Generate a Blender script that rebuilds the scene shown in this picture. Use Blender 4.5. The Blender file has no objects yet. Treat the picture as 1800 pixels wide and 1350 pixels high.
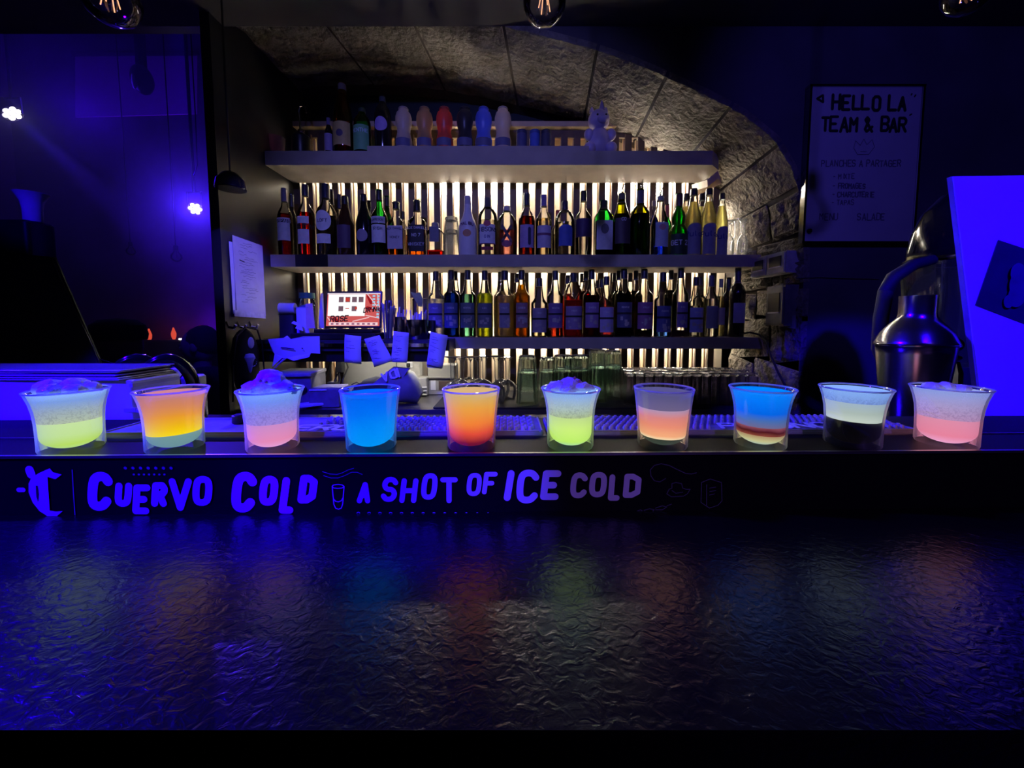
import bpy, math, random
from mathutils import Vector, Matrix
random.seed(7)
PI = math.pi
S = bpy.context.scene
COL = S.collection
# ------------------------------------------------------------------ camera, world, lights
F_PX, CY, PITCH, ZC = 670.0, 612.0, math.radians(4.0), 1.28
cam_d = bpy.data.cameras.new('camera'); cam = bpy.data.objects.new('camera', cam_d); COL.objects.link(cam)
cam.location = (0, 0, ZC); cam.rotation_euler = (PI/2 - PITCH, 0, 0)
cam_d.sensor_width = 36.0; cam_d.lens = 36.0*F_PX/1800.0
cam_d.shift_y = (CY-675.0)/1800.0; cam_d.clip_start = 0.01
S.camera = cam
wd = bpy.data.worlds.new('world'); S.world = wd; wd.use_nodes = True
wd.node_tree.nodes['Background'].inputs[0].default_value = (0.10, 0.09, 0.14, 1)
wd.node_tree.nodes['Background'].inputs[1].default_value = 0.004
S.view_settings.view_transform = 'Standard'; S.view_settings.look = 'None'
S.view_settings.exposure = 0.0; S.view_settings.gamma = 1.0
S.view_settings.use_curve_mapping = False
S.cycles.use_denoising = True
S.cycles.max_bounces = 20; S.cycles.diffuse_bounces = 7; S.cycles.glossy_bounces = 5
S.cycles.transmission_bounces = 14; S.cycles.transparent_max_bounces = 48; S.cycles.volume_bounces = 0
S.cycles.caustics_refractive = False; S.cycles.caustics_reflective = False; S.cycles.sample_clamp_indirect = 6.0; S.cycles.blur_glossy = 0.6
BLUE = (0.014, 0.0, 1.0)
def aim(o, tgt):
    o.rotation_euler = (Vector(tgt) - o.location).to_track_quat('-Z', 'Y').to_euler()
def spot(name, loc, tgt, power, deg, blend=0.4, col=BLUE, r=0.03):
    d = bpy.data.lights.new(name, 'SPOT'); d.energy = power; d.color = col
    d.spot_size = math.radians(deg); d.spot_blend = blend; d.shadow_soft_size = r
    o = bpy.data.objects.new(name, d); COL.objects.link(o); o.location = loc; aim(o, tgt); return o
def point(name, loc, power, col, r=0.02):
    d = bpy.data.lights.new(name, 'POINT'); d.energy = power; d.color = col; d.shadow_soft_size = r
    o = bpy.data.objects.new(name, d); COL.objects.link(o); o.location = loc; return o
def area(name, loc, tgt, power, sx, sy, col):
    d = bpy.data.lights.new(name, 'AREA'); d.shape = 'RECTANGLE'; d.size = sx; d.size_y = sy; d.energy = power; d.color = col
    o = bpy.data.objects.new(name, d); COL.objects.link(o); o.location = loc; aim(o, tgt); return o
# blue club lamps on the guests' side of the bar and over it, added fill spots last
spot('blue_spot_bar_left', (-1.05, -0.55, 2.15), (-0.62, 0.42, 1.12), 300, 33, 0.22)
spot('blue_spot_bar_middle', (-0.55, -0.75, 2.2), (-0.125, 0.352, 1.150), 260, 10.5, 0.25)
spot('blue_spot_card', (0.35, -0.45, 2.15), (0.88, 0.53, 1.36), 165, 28, 0.25)
spot('blue_spot_mats', (-1.6, 0.47, 2.30), (-0.05, 0.43, 1.16), 420, 36, 0.4)
spot('blue_spot_tickets', (-0.8, 0.25, 2.22), (-0.60, 1.50, 1.18), 190, 28, 0.6)
spot('blue_spot_shelves', (-0.3, -0.3, 2.2), (-0.15, 1.7, 1.60), 46, 58, 0.7, (0.21, 0.21, 1.0))
spot('blue_spot_board', (0.5, -0.2, 2.2), (1.45, 1.45, 1.9), 20, 56, 0.8, (0.10, 0.07, 1.0))
spot('violet_fill_bar_front', (0.45, -0.9, 2.1), (0.26, 0.352, 1.14), 27, 26, 0.6, (0.30, 0.14, 1.0))  # added fill that lifts the unlit end of the slogan
spot('blue_fill_rota', (0.15, 0.35, 2.25), (-1.04, 1.51, 1.46), 150, 11, 0.4, (0.10, 0.07, 1.0))  # added spot that brightens the rota sheet
spot('blue_spot_cup', (-1.25, 0.2, 2.2), (-1.64, 1.34, 1.64), 36, 11, 0.5)  # added spot that brightens the flared cup
# ------------------------------------------------------------------ helpers
FW = Vector((0, math.cos(PITCH), -math.sin(PITCH))); UP = Vector((0, math.sin(PITCH), math.cos(PITCH)))
def ray(px, py): return Vector(((px-900)/F_PX, 0, 0)) + UP*((CY-py)/F_PX) + FW
def W(px, py, Y):
    d = ray(px, py); return Vector((0, 0, ZC)) + d*(Y/d.y)
def WX(px, py, X):
    d = ray(px, py); return Vector((0, 0, ZC)) + d*(X/d.x)
def PM(px, py, Y): return ray(px, py).y and (Y/ray(px, py).y)/F_PX      # metres per pixel
YAW = 0.0166; YB = 0.352
def BT(x, y, z=0):
    c, s = math.cos(YAW), math.sin(YAW)
    return Vector((x*c-(y-YB)*s, YB+x*s+(y-YB)*c, z))
def FP(px, py, off=0.0006):
    d = ray(px, py); t = (YB-off)/(d.y-YAW*d.x); return Vector((0, 0, ZC))+d*t
class MB:
    def __init__(s): s.v = []; s.f = []
    def add(s, vs, fs):
        b = len(s.v); s.v += [tuple(v) for v in vs]; s.f += [tuple(i+b for i in f) for f in fs]
    def box(s, c, size, rot=None, taper=1.0):
        x, y, z = size[0]/2, size[1]/2, size[2]/2
        vs = [Vector((sx*x*(taper if sz > 0 else 1), sy*y*(taper if sz > 0 else 1), sz*z)) for sz in (-1, 1) for sx, sy in ((-1,-1),(1,-1),(1,1),(-1,1))]
        if rot is not None: vs = [rot @ v for v in vs]
        c = Vector(c)
        s.add([v+c for v in vs], [(3,2,1,0),(4,5,6,7),(0,1,5,4),(1,2,6,5),(2,3,7,6),(3,0,4,7)])
        return s
    def rbox(s, c, size, r, rot=None):
        # box with rounded vertical edges and a small chamfer
        x, y, z = size[0]/2, size[1]/2, size[2]/2; pts = []
        for cx, cy, a0 in ((x-r, y-r, 0), (-x+r, y-r, PI/2), (-x+r, -y+r, PI), (x-r, -y+r, 1.5*PI)):
            for k in range(4):
                a = a0+k*PI/6; pts.append((cx+r*math.cos(a), cy+r*math.sin(a), cx, cy))
        n = len(pts); ch = min(r*0.5, z*0.4); rings = []
        for zz, ins in ((-z, ch), (-z+ch, 0), (z-ch, 0), (z, ch)):
            for a, b, cx, cy in pts:
                k = 1-ins/max(r, 1e-6); rings.append(Vector((cx+(a-cx)*k, cy+(b-cy)*k, zz)))
        if rot is not None: rings = [rot @ v for v in rings]
        c = Vector(c); fs = []
        for k in range(3):
            for i in range(n): fs.append((k*n+i, k*n+(i+1) % n, (k+1)*n+(i+1) % n, (k+1)*n+i))
        fs.append(tuple(range(n-1, -1, -1))); fs.append(tuple(3*n+i for i in range(n)))
        s.add([v+c for v in rings], fs); return s
    def lathe(s, prof, seg=24, c=(0,0,0), sq=0.0, dy=1.0, caps=True, wob=None):
        c = Vector(c); n = len(prof); vs = []
        for r, z in prof:
            for i in range(seg):
                a = 2*PI*i/seg; k = 1.0
                if sq: k = 1.0/((abs(math.cos(a))**sq+abs(math.sin(a))**sq)**(1.0/sq))
                rr = r*k*(1+(wob(a, z) if wob else 0))
                vs.append(Vector((rr*math.cos(a), rr*math.sin(a)*dy, z))+c)
        fs = [(k*seg+i, k*seg+(i+1) % seg, (k+1)*seg+(i+1) % seg, (k+1)*seg+i) for k in range(n-1) for i in range(seg)]
        if caps:
            if prof[0][0] > 1e-6: fs.append(tuple(range(seg-1, -1, -1)))
            if prof[-1][0] > 1e-6: fs.append(tuple((n-1)*seg+i for i in range(seg)))
        s.add(vs, fs); return s
    def tube(s, pts, r, seg=8, closed=False):
        pts = [Vector(p) for p in pts]; n = len(pts); vs = []
        rs = r if isinstance(r, (list, tuple)) else [r]*n
        up = Vector((0.13, 0.31, 0.94))
        for i, p in enumerate(pts):
            a = pts[(i-1) % n] if (closed or i > 0) else p; b = pts[(i+1) % n] if (closed or i < n-1) else p
            t = (b-a).normalized(); u = t.cross(up)
            if u.length < 1e-4: u = t.cross(Vector((1, 0, 0)))
            u.normalize(); w = u.cross(t)
            for k in range(seg):
                an = 2*PI*k/seg; vs.append(p+(u*math.cos(an)+w*math.sin(an))*rs[i])
        m = n if closed else n-1
        fs = [(i*seg+k, i*seg+(k+1) % seg, ((i+1) % n)*seg+(k+1) % seg, ((i+1) % n)*seg+k) for i in range(m) for k in range(seg)]
        if not closed: fs += [tuple(range(seg-1, -1, -1)), tuple((n-1)*seg+k for k in range(seg))]
        s.add(vs, fs); return s
    def ball(s, c, r, seg=16, rings=10, sc=(1,1,1), nz=0, seed=0):
        rnd = random.Random(seed); c = Vector(c); vs = [Vector((0,0,-1))]
        for k in range(1, rings):
            a = -PI/2+PI*k/rings
            for i in range(seg):
                b = 2*PI*i/seg; vs.append(Vector((math.cos(a)*math.cos(b), math.cos(a)*math.sin(b), math.sin(a))))
        vs.append(Vector((0,0,1)))
        out = []
        for v in vs:
            k = r*(1+(rnd.uniform(-nz, nz) if nz else 0)); out.append(Vector((v.x*k*sc[0], v.y*k*sc[1], v.z*k*sc[2]))+c)
        fs = [(0, 1+(i+1) % seg, 1+i) for i in range(seg)]
        for k in range(rings-2):
            for i in range(seg):
                a = 1+k*seg; fs.append((a+i, a+(i+1) % seg, a+seg+(i+1) % seg, a+seg+i))
        a = 1+(rings-2)*seg; t = len(vs)-1; fs += [(a+i, a+(i+1) % seg, t) for i in range(seg)]
        s.add(out, fs); return s
    def prism(s, pts, d):
        # polygon (list of 3-D points) thickened along vector d
        pts = [Vector(p) for p in pts]; d = Vector(d); n = len(pts)
        s.add(pts+[p+d for p in pts], [tuple(range(n-1, -1, -1)), tuple(n+i for i in range(n))]+[(i, (i+1) % n, n+(i+1) % n, n+i) for i in range(n)])
        return s
    def strokes(s, polys, w, ux, uy, o, disc=8):
        # flat ribbons with round joints: polys in 2-D, mapped o + x*ux + y*uy
        ux, uy, o = Vector(ux), Vector(uy), Vector(o); h = w/2; up_ = ux.cross(uy).normalized()*4e-6
        for pl in polys:
            for i, (x, y) in enumerate(pl):
                o = o+up_
                s.add([o+ux*(x+h*math.cos(2*PI*k/disc))+uy*(y+h*math.sin(2*PI*k/disc)) for k in range(disc)], [tuple(range(disc))])
                if i+1 < len(pl):
                    x2, y2 = pl[i+1]; L = math.hypot(x2-x, y2-y)
                    if L < 1e-9: continue
                    nx, ny = -(y2-y)/L*h, (x2-x)/L*h; o = o+up_
                    s.add([o+ux*a+uy*b for a, b in ((x+nx,y+ny),(x-nx,y-ny),(x2-nx,y2-ny),(x2+nx,y2+ny))], [(0,1,2,3)])
        return s
    def mesh(s, name):
        me = bpy.data.meshes.new(name); me.from_pydata(s.v, [], s.f); me.validate(); return me
def link(name, me, mat, parent=None, loc=None, smooth=True, rot=None, kind=None, label=None):
    if mat is not None and not me.materials: me.materials.append(mat)
    if smooth and me.polygons:
        me.polygons.foreach_set('use_smooth', [True]*len(me.polygons))
        try: me.set_sharp_from_angle(angle=math.radians(38))
        except Exception: pass
    o = bpy.data.objects.new(name, me); COL.objects.link(o)
    if parent is not None: o.parent = parent
    if loc is not None: o.location = loc
    if rot is not None: o.rotation_euler = rot
    if kind: o['kind'] = kind
    if label: o['label'] = label
    return o
def part(name, mb, mat, parent, loc=None, smooth=True, rot=None, label=None, kind=None):
    return link(name, mb.mesh(name), mat, parent, loc, smooth, rot, kind, label)
def tag(o, label, cat, group=None):
    o['label'] = label; o['category'] = cat
    if group: o['group'] = group
    return o
def thing(name, label, cat, loc=(0,0,0), rz=0, group=None):
    o = bpy.data.objects.new(name, None); COL.objects.link(o); o.location = loc; o.rotation_euler = (0,0,rz)
    o.empty_display_size = 0.05
    return tag(o, label, cat, group)
def struct(name, mb, mat, smooth=False): return link(name, mb.mesh(name), mat, None, None, smooth, None, 'structure')
def copy_thing(root, loc, label=None, group=None, rz=None):
    r = root.copy(); COL.objects.link(r); r.location = loc
    if rz is not None: r.rotation_euler = (0,0,rz)
    if label: r['label'] = label
    if group: r['group'] = group
    for ch in list(root.children):
        c = ch.copy(); COL.objects.link(c); c.parent = r
        for g in list(ch.children):
            d = g.copy(); COL.objects.link(d); d.parent = c
    return r
# ------------------------------------------------------------------ stroke letters (grid 4 x 6)
GL = dict(A="00 26 40;12 32", B="00 06 36 45 44 33 03;33 42 41 30 00", C="45 36 16 05 01 10 30 41", D="00 06 26 45 41 20 00",
 E="46 06 00 40;03 33", F="46 06 00;03 33", G="45 36 16 05 01 10 30 41 43 23", H="00 06;40 46;03 43", I="20 26", J="46 41 30 10 01",
 K="00 06;46 03 40", L="06 00 40", M="00 06 23 46 40", N="00 06 40 46", O="10 01 05 16 36 45 41 30 10", P="00 06 36 45 44 33 03",
 R="00 06 36 45 44 33 03;23 40", S="45 36 16 05 04 13 33 42 41 30 10 01", T="06 46;26 20", U="06 01 10 30 41 46", V="06 20 46",
 W="06 10 23 30 46", X="00 46;06 40", Y="06 23 46;23 20", Z="06 46 00 40")
GL.update({'1':"15 26 20", '2':"05 16 36 45 44 00 40", '7':"06 46 10", "'":"26 25", '-':"13 33", '*':"13 33;22 24", '&':"40 05 16 25 01 10 42",
 'u':"04 01 10 30 41;44 40", 'l':"16 11 20", 'c':"43 34 14 03 01 10 30 41", 'o':"10 01 03 14 34 43 41 30 10"})
def glyph(ch):
    return [[(int(p[0])/4.0, int(p[1])/6.0) for p in seg.split()] for seg in GL[ch].split(';')]
def text_polys(txt, h, adv=None, jit=0.0, narrow=0.62, seed=1):
    rnd = random.Random(seed); x = 0; out = []; w = h*narrow; adv = adv or h*0.9
    for ch in txt:
        if ch != ' ':
            dx, dy, k = rnd.uniform(-jit, jit)*h, rnd.uniform(-jit, jit)*h, 1+rnd.uniform(-jit, jit)
            ww = w if ch not in "I1'" else w
            out += [[(x+dx+px*ww*k, dy+py*h*k) for px, py in pl] for pl in glyph(ch)]
            x += adv*(0.62 if ch in "I'1" else 1)
        else: x += adv*0.6
    return out, x-adv+w
# ------------------------------------------------------------------ materials
MC = {}
def nt(name):
    m = bpy.data.materials.new(name); m.use_nodes = True; n = m.node_tree
    for x in list(n.nodes): n.nodes.remove(x)
    o = n.nodes.new('ShaderNodeOutputMaterial'); return m, n, o
def N(n, t, **kw):
    x = n.nodes.new(t)
    for k, v in kw.items():
        if k in x.inputs: x.inputs[k].default_value = v
        else: setattr(x, k, v)
    return x
def rgba(c): return (c[0], c[1], c[2], 1)
def pm(name, col, rough=0.5, metal=0.0, var=0.12, scale=40.0, bump=0.0, spec=0.5, col2=None, coat=0.0):
    if name in MC: return MC[name]
    m, n, o = nt(name); b = N(n, 'ShaderNodeBsdfPrincipled')
    b.inputs['Roughness'].default_value = rough; b.inputs['Metallic'].default_value = metal
    b.inputs['Specular IOR Level'].default_value = spec; b.inputs['Coat Weight'].default_value = coat
    tc = N(n, 'ShaderNodeTexCoord'); no = N(n, 'ShaderNodeTexNoise'); no.inputs['Scale'].default_value = scale; no.inputs['Detail'].default_value = 4
    n.links.new(tc.outputs['Object'], no.inputs['Vector'])
    r = N(n, 'ShaderNodeValToRGB'); c2 = col2 or tuple(c*(1-2*var) for c in col)
    r.color_ramp.elements[0].position = 0.35; r.color_ramp.elements[1].position = 0.65
    r.color_ramp.elements[0].color = rgba(c2); r.color_ramp.elements[1].color = rgba(col)
    n.links.new(no.outputs['Fac'], r.inputs['Fac']); n.links.new(r.outputs['Color'], b.inputs['Base Color'])
    if bump:
        bp = N(n, 'ShaderNodeBump'); bp.inputs['Strength'].default_value = bump; bp.inputs['Distance'].default_value = 0.01
        n.links.new(no.outputs['Fac'], bp.inputs['Height']); n.links.new(bp.outputs['Normal'], b.inputs['Normal'])
    n.links.new(b.outputs[0], o.inputs[0]); MC[name] = m; return m
def em(name, col, st):
    if name in MC: return MC[name]
    m, n, o = nt(name); e = N(n, 'ShaderNodeEmission'); e.inputs[0].default_value = rgba(col); e.inputs[1].default_value = st
    n.links.new(e.outputs[0], o.inputs[0]); MC[name] = m; return m
def thin_glass(name, tint=(0.95, 0.965, 0.955), edge=(0.42, 0.44, 0.44), gloss=1.0, haze=0.0, eh=0.0):
    # thin-walled clear glass: straight transparency, darker towards the rim of the silhouette, Fresnel reflection
    if name in MC: return MC[name]
    m, n, o = nt(name); lw = N(n, 'ShaderNodeLayerWeight'); lw.inputs['Blend'].default_value = 0.17
    mc = N(n, 'ShaderNodeMix', data_type='RGBA'); mc.inputs['A'].default_value = rgba(tint); mc.inputs['B'].default_value = rgba(edge)
    for s_ in mc.inputs:
        if s_.type == 'RGBA' and s_.name == 'A': s_.default_value = rgba(tint)
        if s_.type == 'RGBA' and s_.name == 'B': s_.default_value = rgba(edge)
    n.links.new(lw.outputs['Facing'], mc.inputs[0])
    t = N(n, 'ShaderNodeBsdfTransparent'); n.links.new([x for x in mc.outputs if x.type == 'RGBA'][0], t.inputs[0])
    g = N(n, 'ShaderNodeBsdfGlossy'); g.inputs['Roughness'].default_value = 0.03
    fr = N(n, 'ShaderNodeFresnel'); fr.inputs['IOR'].default_value = 1.45
    mu = N(n, 'ShaderNodeMath', operation='MULTIPLY'); n.links.new(fr.outputs[0], mu.inputs[0]); mu.inputs[1].default_value = gloss
    mx = N(n, 'ShaderNodeMixShader'); n.links.new(mu.outputs[0], mx.inputs[0]); n.links.new(t.outputs[0], mx.inputs[1]); n.links.new(g.outputs[0], mx.inputs[2])
    last = mx
    if haze or eh:
        d = N(n, 'ShaderNodeBsdfTranslucent'); d.inputs[0].default_value = (0.9, 0.92, 0.95, 1)
        d2 = N(n, 'ShaderNodeBsdfDiffuse'); d2.inputs[0].default_value = (0.9, 0.92, 0.95, 1)
        ad = N(n, 'ShaderNodeMixShader'); ad.inputs[0].default_value = 0.4; n.links.new(d.outputs[0], ad.inputs[1]); n.links.new(d2.outputs[0], ad.inputs[2])
        mh = N(n, 'ShaderNodeMixShader'); hz_ = N(n, 'ShaderNodeMath', operation='MULTIPLY_ADD'); hz_.inputs[1].default_value = eh; hz_.inputs[2].default_value = haze
        n.links.new(lw.outputs['Facing'], hz_.inputs[0]); n.links.new(hz_.outputs[0], mh.inputs[0]); n.links.new(mx.outputs[0], mh.inputs[1]); n.links.new(ad.outputs[0], mh.inputs[2]); last = mh
    n.links.new(last.outputs[0], o.inputs[0]); MC[name] = m; return m
def liquid(name, col, rough=0.0, murk=0.0):
    # clear coloured drink: refraction plus, for cloudy ones, translucency
    if name in MC: return MC[name]
    m, n, o = nt(name); g = N(n, 'ShaderNodeBsdfGlass'); g.inputs['Color'].default_value = rgba(col); g.inputs['IOR'].default_value = 1.33; g.inputs['Roughness'].default_value = rough
    if murk:
        t = N(n, 'ShaderNodeBsdfTranslucent'); t.inputs[0].default_value = rgba(col)
        d = N(n, 'ShaderNodeBsdfDiffuse'); d.inputs[0].default_value = rgba(col)
        a = N(n, 'ShaderNodeMixShader'); a.inputs[0].default_value = 0.25; n.links.new(t.outputs[0], a.inputs[1]); n.links.new(d.outputs[0], a.inputs[2])
        mx = N(n, 'ShaderNodeMixShader'); mx.inputs[0].default_value = murk; n.links.new(g.outputs[0], mx.inputs[1]); n.links.new(a.outputs[0], mx.inputs[2])
        n.links.new(mx.outputs[0], o.inputs[0])
    else: n.links.new(g.outputs[0], o.inputs[0])
    MC[name] = m; return m
def drink(name, stops, z0, z1, bump=0.0, bscale=330.0, clear=0.0, var=0.06, glow=0.84):
    # cloudy cocktail that fluoresces under the bar's black light; colour layered over its own height
    m, n, o = nt(name); tc = N(n, 'ShaderNodeTexCoord'); sp = N(n, 'ShaderNodeSeparateXYZ'); n.links.new(tc.outputs['Object'], sp.inputs[0])
    no = N(n, 'ShaderNodeTexNoise'); no.inputs['Scale'].default_value = 55; no.inputs['Detail'].default_value = 3; n.links.new(tc.outputs['Object'], no.inputs['Vector'])
    mr = N(n, 'ShaderNodeMapRange'); mr.inputs['From Min'].default_value = z0; mr.inputs['From Max'].default_value = z1; n.links.new(sp.outputs['Z'], mr.inputs['Value'])
    ma = N(n, 'ShaderNodeMath', operation='MULTIPLY_ADD'); n.links.new(no.outputs['Fac'], ma.inputs[0]); ma.inputs[1].default_value = var; n.links.new(mr.outputs[0], ma.inputs[2])
    mb_ = N(n, 'ShaderNodeMath', operation='SUBTRACT'); n.links.new(ma.outputs[0], mb_.inputs[0]); mb_.inputs[1].default_value = var*0.5
    r = N(n, 'ShaderNodeValToRGB'); els = r.color_ramp.elements
    while len(els) < len(stops): els.new(0.5)
    for e, (p, c) in zip(els, stops): e.position = p; e.color = rgba(c)
    n.links.new(mb_.outputs[0], r.inputs['Fac']); colo = r.outputs[0]
    t = N(n, 'ShaderNodeBsdfTranslucent'); d = N(n, 'ShaderNodeBsdfDiffuse')
    if bump:
        vo = N(n, 'ShaderNodeTexNoise'); vo.inputs['Scale'].default_value = bscale; vo.inputs['Detail'].default_value = 2; vo.inputs['Distortion'].default_value = 1.5
        n.links.new(tc.outputs['Object'], vo.inputs['Vector'])
        bp = N(n, 'ShaderNodeBump'); bp.inputs['Strength'].default_value = bump; bp.inputs['Distance'].default_value = 0.004
        n.links.new(vo.outputs['Fac'], bp.inputs['Height']); n.links.new(bp.outputs['Normal'], t.inputs['Normal']); n.links.new(bp.outputs['Normal'], d.inputs['Normal'])
        # thinner, duller veins between the ice grains, mostly low in the layer
        vr = N(n, 'ShaderNodeValToRGB'); e = vr.color_ramp.elements; e[0].position = .40; e[1].position = .52; e[0].color = (.80,.79,.82,1); e[1].color = (1,1,1,1)
        n.links.new(vo.outputs['Fac'], vr.inputs['Fac'])
        hm = N(n, 'ShaderNodeMapRange'); hm.inputs['From Min'].default_value = .75; hm.inputs['From Max'].default_value = .25; n.links.new(mr.outputs[0], hm.inputs['Value'])
        mx0 = N(n, 'ShaderNodeMix', data_type='RGBA', blend_type='MULTIPLY'); n.links.new(hm.outputs[0], mx0.inputs[0])
        ia = [x for x in mx0.inputs if x.type == 'RGBA']; n.links.new(colo, ia[0]); n.links.new(vr.outputs[0], ia[1]); colo = [x for x in mx0.outputs if x.type == 'RGBA'][0]
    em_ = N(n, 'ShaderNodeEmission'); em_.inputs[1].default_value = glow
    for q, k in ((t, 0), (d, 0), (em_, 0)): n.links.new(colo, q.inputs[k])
    mx = N(n, 'ShaderNodeMixShader'); mx.inputs[0].default_value = 0.35; n.links.new(t.outputs[0], mx.inputs[1]); n.links.new(d.outputs[0], mx.inputs[2])
    half = N(n, 'ShaderNodeMixShader'); half.inputs[0].default_value = 0.35; tr0 = N(n, 'ShaderNodeBsdfTransparent'); tr0.inputs[0].default_value = (0,0,0,1)
    n.links.new(tr0.outputs[0], half.inputs[1]); n.links.new(mx.outputs[0], half.inputs[2])
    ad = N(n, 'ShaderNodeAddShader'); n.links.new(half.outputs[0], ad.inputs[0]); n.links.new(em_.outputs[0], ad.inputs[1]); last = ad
    if clear:
        tr = N(n, 'ShaderNodeBsdfTransparent'); n.links.new(r.outputs[0], tr.inputs[0])
        m2 = N(n, 'ShaderNodeMixShader'); m2.inputs[0].default_value = clear; n.links.new(ad.outputs[0], m2.inputs[1]); n.links.new(tr.outputs[0], m2.inputs[2]); last = m2
    n.links.new(last.outputs[0], o.inputs[0]); return m
def leather(name):
    m, n, o = nt(name); b = N(n, 'ShaderNodeBsdfPrincipled'); b.inputs['Base Color'].default_value = (0.0016, 0.0016, 0.0018, 1)
    b.inputs['Roughness'].default_value = 0.27; b.inputs['Specular IOR Level'].default_value = 0.8
    tc = N(n, 'ShaderNodeTexCoord'); mp = N(n, 'ShaderNodeMapping'); mp.inputs['Scale'].default_value = (1, 1.15, 1); n.links.new(tc.outputs['Object'], mp.inputs[0])
    a = N(n, 'ShaderNodeTexNoise'); a.inputs['Scale'].default_value = 140; a.inputs['Detail'].default_value = 3.5; a.inputs['Distortion'].default_value = 0.9
    n.links.new(mp.outputs[0], a.inputs['Vector'])
    bp = N(n, 'ShaderNodeBump'); bp.inputs['Strength'].default_value = 0.6; bp.inputs['Distance'].default_value = 0.0010
    n.links.new(a.outputs['Fac'], bp.inputs['Height']); n.links.new(bp.outputs[0], b.inputs['Normal']); n.links.new(b.outputs[0], o.inputs[0]); return m
def stone_mat():
    m, n, o = nt('rough_limestone'); b = N(n, 'ShaderNodeBsdfPrincipled'); b.inputs['Roughness'].default_value = 0.92; b.inputs['Specular IOR Level'].default_value = 0.15
    tc = N(n, 'ShaderNodeTexCoord'); a = N(n, 'ShaderNodeTexNoise'); a.inputs['Scale'].default_value = 9; a.inputs['Detail'].default_value = 9; a.inputs['Roughness'].default_value = 0.68
    n.links.new(tc.outputs['Object'], a.inputs['Vector'])
    r = N(n, 'ShaderNodeValToRGB'); e = r.color_ramp.elements; e[0].position = 0.3; e[1].position = 0.72
    e[0].color = (0.125, 0.108, 0.088, 1); e[1].color = (0.32, 0.29, 0.25, 1); n.links.new(a.outputs['Fac'], r.inputs['Fac']); n.links.new(r.outputs[0], b.inputs['Base Color'])
    c = N(n, 'ShaderNodeTexNoise'); c.inputs['Scale'].default_value = 42; c.inputs['Detail'].default_value = 8; n.links.new(tc.outputs['Object'], c.inputs['Vector'])
    bp = N(n, 'ShaderNodeBump'); bp.inputs['Strength'].default_value = 0.95; bp.inputs['Distance'].default_value = 0.03
    n.links.new(c.outputs['Fac'], bp.inputs['Height']); n.links.new(bp.outputs[0], b.inputs['Normal']); n.links.new(b.outputs[0], o.inputs[0]); return m
M_WHITE = pm('white_paper', (0.82, 0.82, 0.84), 0.8, var=0.02)
M_PAPERG = pm('thin_receipt_paper', (0.55, 0.53, 0.58), 0.8, var=0.05, scale=25)
M_INK = pm('dark_ink', (0.01, 0.01, 0.015), 0.7)
M_INKB = pm('blue_black_ink', (0.02, 0.015, 0.06), 0.7)
M_BLACK = pm('black_plastic', (0.012, 0.012, 0.014), 0.35)
M_BLACKG = pm('glossy_black', (0.006, 0.006, 0.008), 0.12); M_PLINTH = pm('satin_black_plinth', (0.003, 0.003, 0.0035), 0.5, spec=0.14)
M_RUBBER = pm('black_rubber', (0.011, 0.011, 0.012), 0.7)
M_STEEL = pm('brushed_steel', (0.42, 0.42, 0.44), 0.16, 1.0, var=0.05, scale=12)
M_STEELD = pm('worktop_steel', (0.50, 0.48, 0.46), 0.34, 1.0, var=0.08, scale=18)
M_CHROME = pm('chrome', (0.75, 0.75, 0.78), 0.06, 1.0, var=0.02); M_SHAKER = pm('shaker_steel', (0.62, 0.60, 0.60), 0.20, 1.0, var=0.06, scale=30)
M_SHELF = pm('shelf_wood', (0.40, 0.35, 0.30), 0.62, var=0.10, scale=9)
M_SLAT = pm('walnut_slat', (0.115, 0.075, 0.06), 0.55, var=0.12, scale=14)
M_PINE = pm('pale_pine', (0.62, 0.47, 0.30), 0.6, var=0.10, scale=15)
M_CREAM = pm('cream_board', (0.72, 0.66, 0.54), 0.8, var=0.05, scale=5)
M_DARKP = pm('dark_painted_panel', (0.030, 0.030, 0.042), 0.45, var=0.1, scale=6)
M_WALLD = pm('dark_rough_plaster', (0.10, 0.09, 0.12), 0.85, var=0.14, scale=5, bump=0.25)
M_CEIL = pm('dark_ceiling_paint', (0.115, 0.105, 0.105), 0.85, var=0.12, scale=4)
M_TEAL = pm('dark_teal_paint', (0.028, 0.042, 0.05), 0.8, var=0.1, scale=6)
M_FLOOR = pm('dark_floor', (0.03, 0.026, 0.024), 0.5, var=0.2, scale=8)
M_CLOTH = pm('black_cloth', (0.012, 0.012, 0.014), 0.9, scale=60)
M_GREYC = pm('grey_coated_fabric', (0.22, 0.225, 0.225), 0.6, scale=20)
M_APPL = pm('grey_appliance', (0.40, 0.39, 0.36), 0.5, scale=6, var=0.06)
M_STONE = stone_mat()
M_GLASS = thin_glass('clear_glass'); M_GLASSG = thin_glass('bottle_green_glass', (0.12, 0.75, 0.22), (0.01, 0.12, 0.02))
M_GLASSO = thin_glass('olive_glass', (0.55, 0.60, 0.06), (0.05, 0.06, 0.01)); M_GLASSA = thin_glass('amber_glass', (0.75, 0.30, 0.06), (0.10, 0.03, 0.01))
M_TUMB = thin_glass('tumbler_glass', (0.88, 0.93, 0.92), (0.30, 0.36, 0.36), 2.2, 0.03, 0.16)
M_SHOT = thin_glass('shot_glass_glass', (0.98, 0.985, 0.99), (0.75, 0.80, 0.85), 1.0, 0.015, 0.75)
M_RIM = thin_glass('shot_glass_rim', (0.92, 0.95, 0.98), (0.7, 0.78, 0.9), 1.8, 0.50, 0.3)
M_BULB = thin_glass('bulb_glass', (0.96, 0.96, 0.97), (0.55, 0.56, 0.62), 1.6)
M_LED = em('led_tube_light', (1.0, 0.91, 0.76), 80.0)
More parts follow.
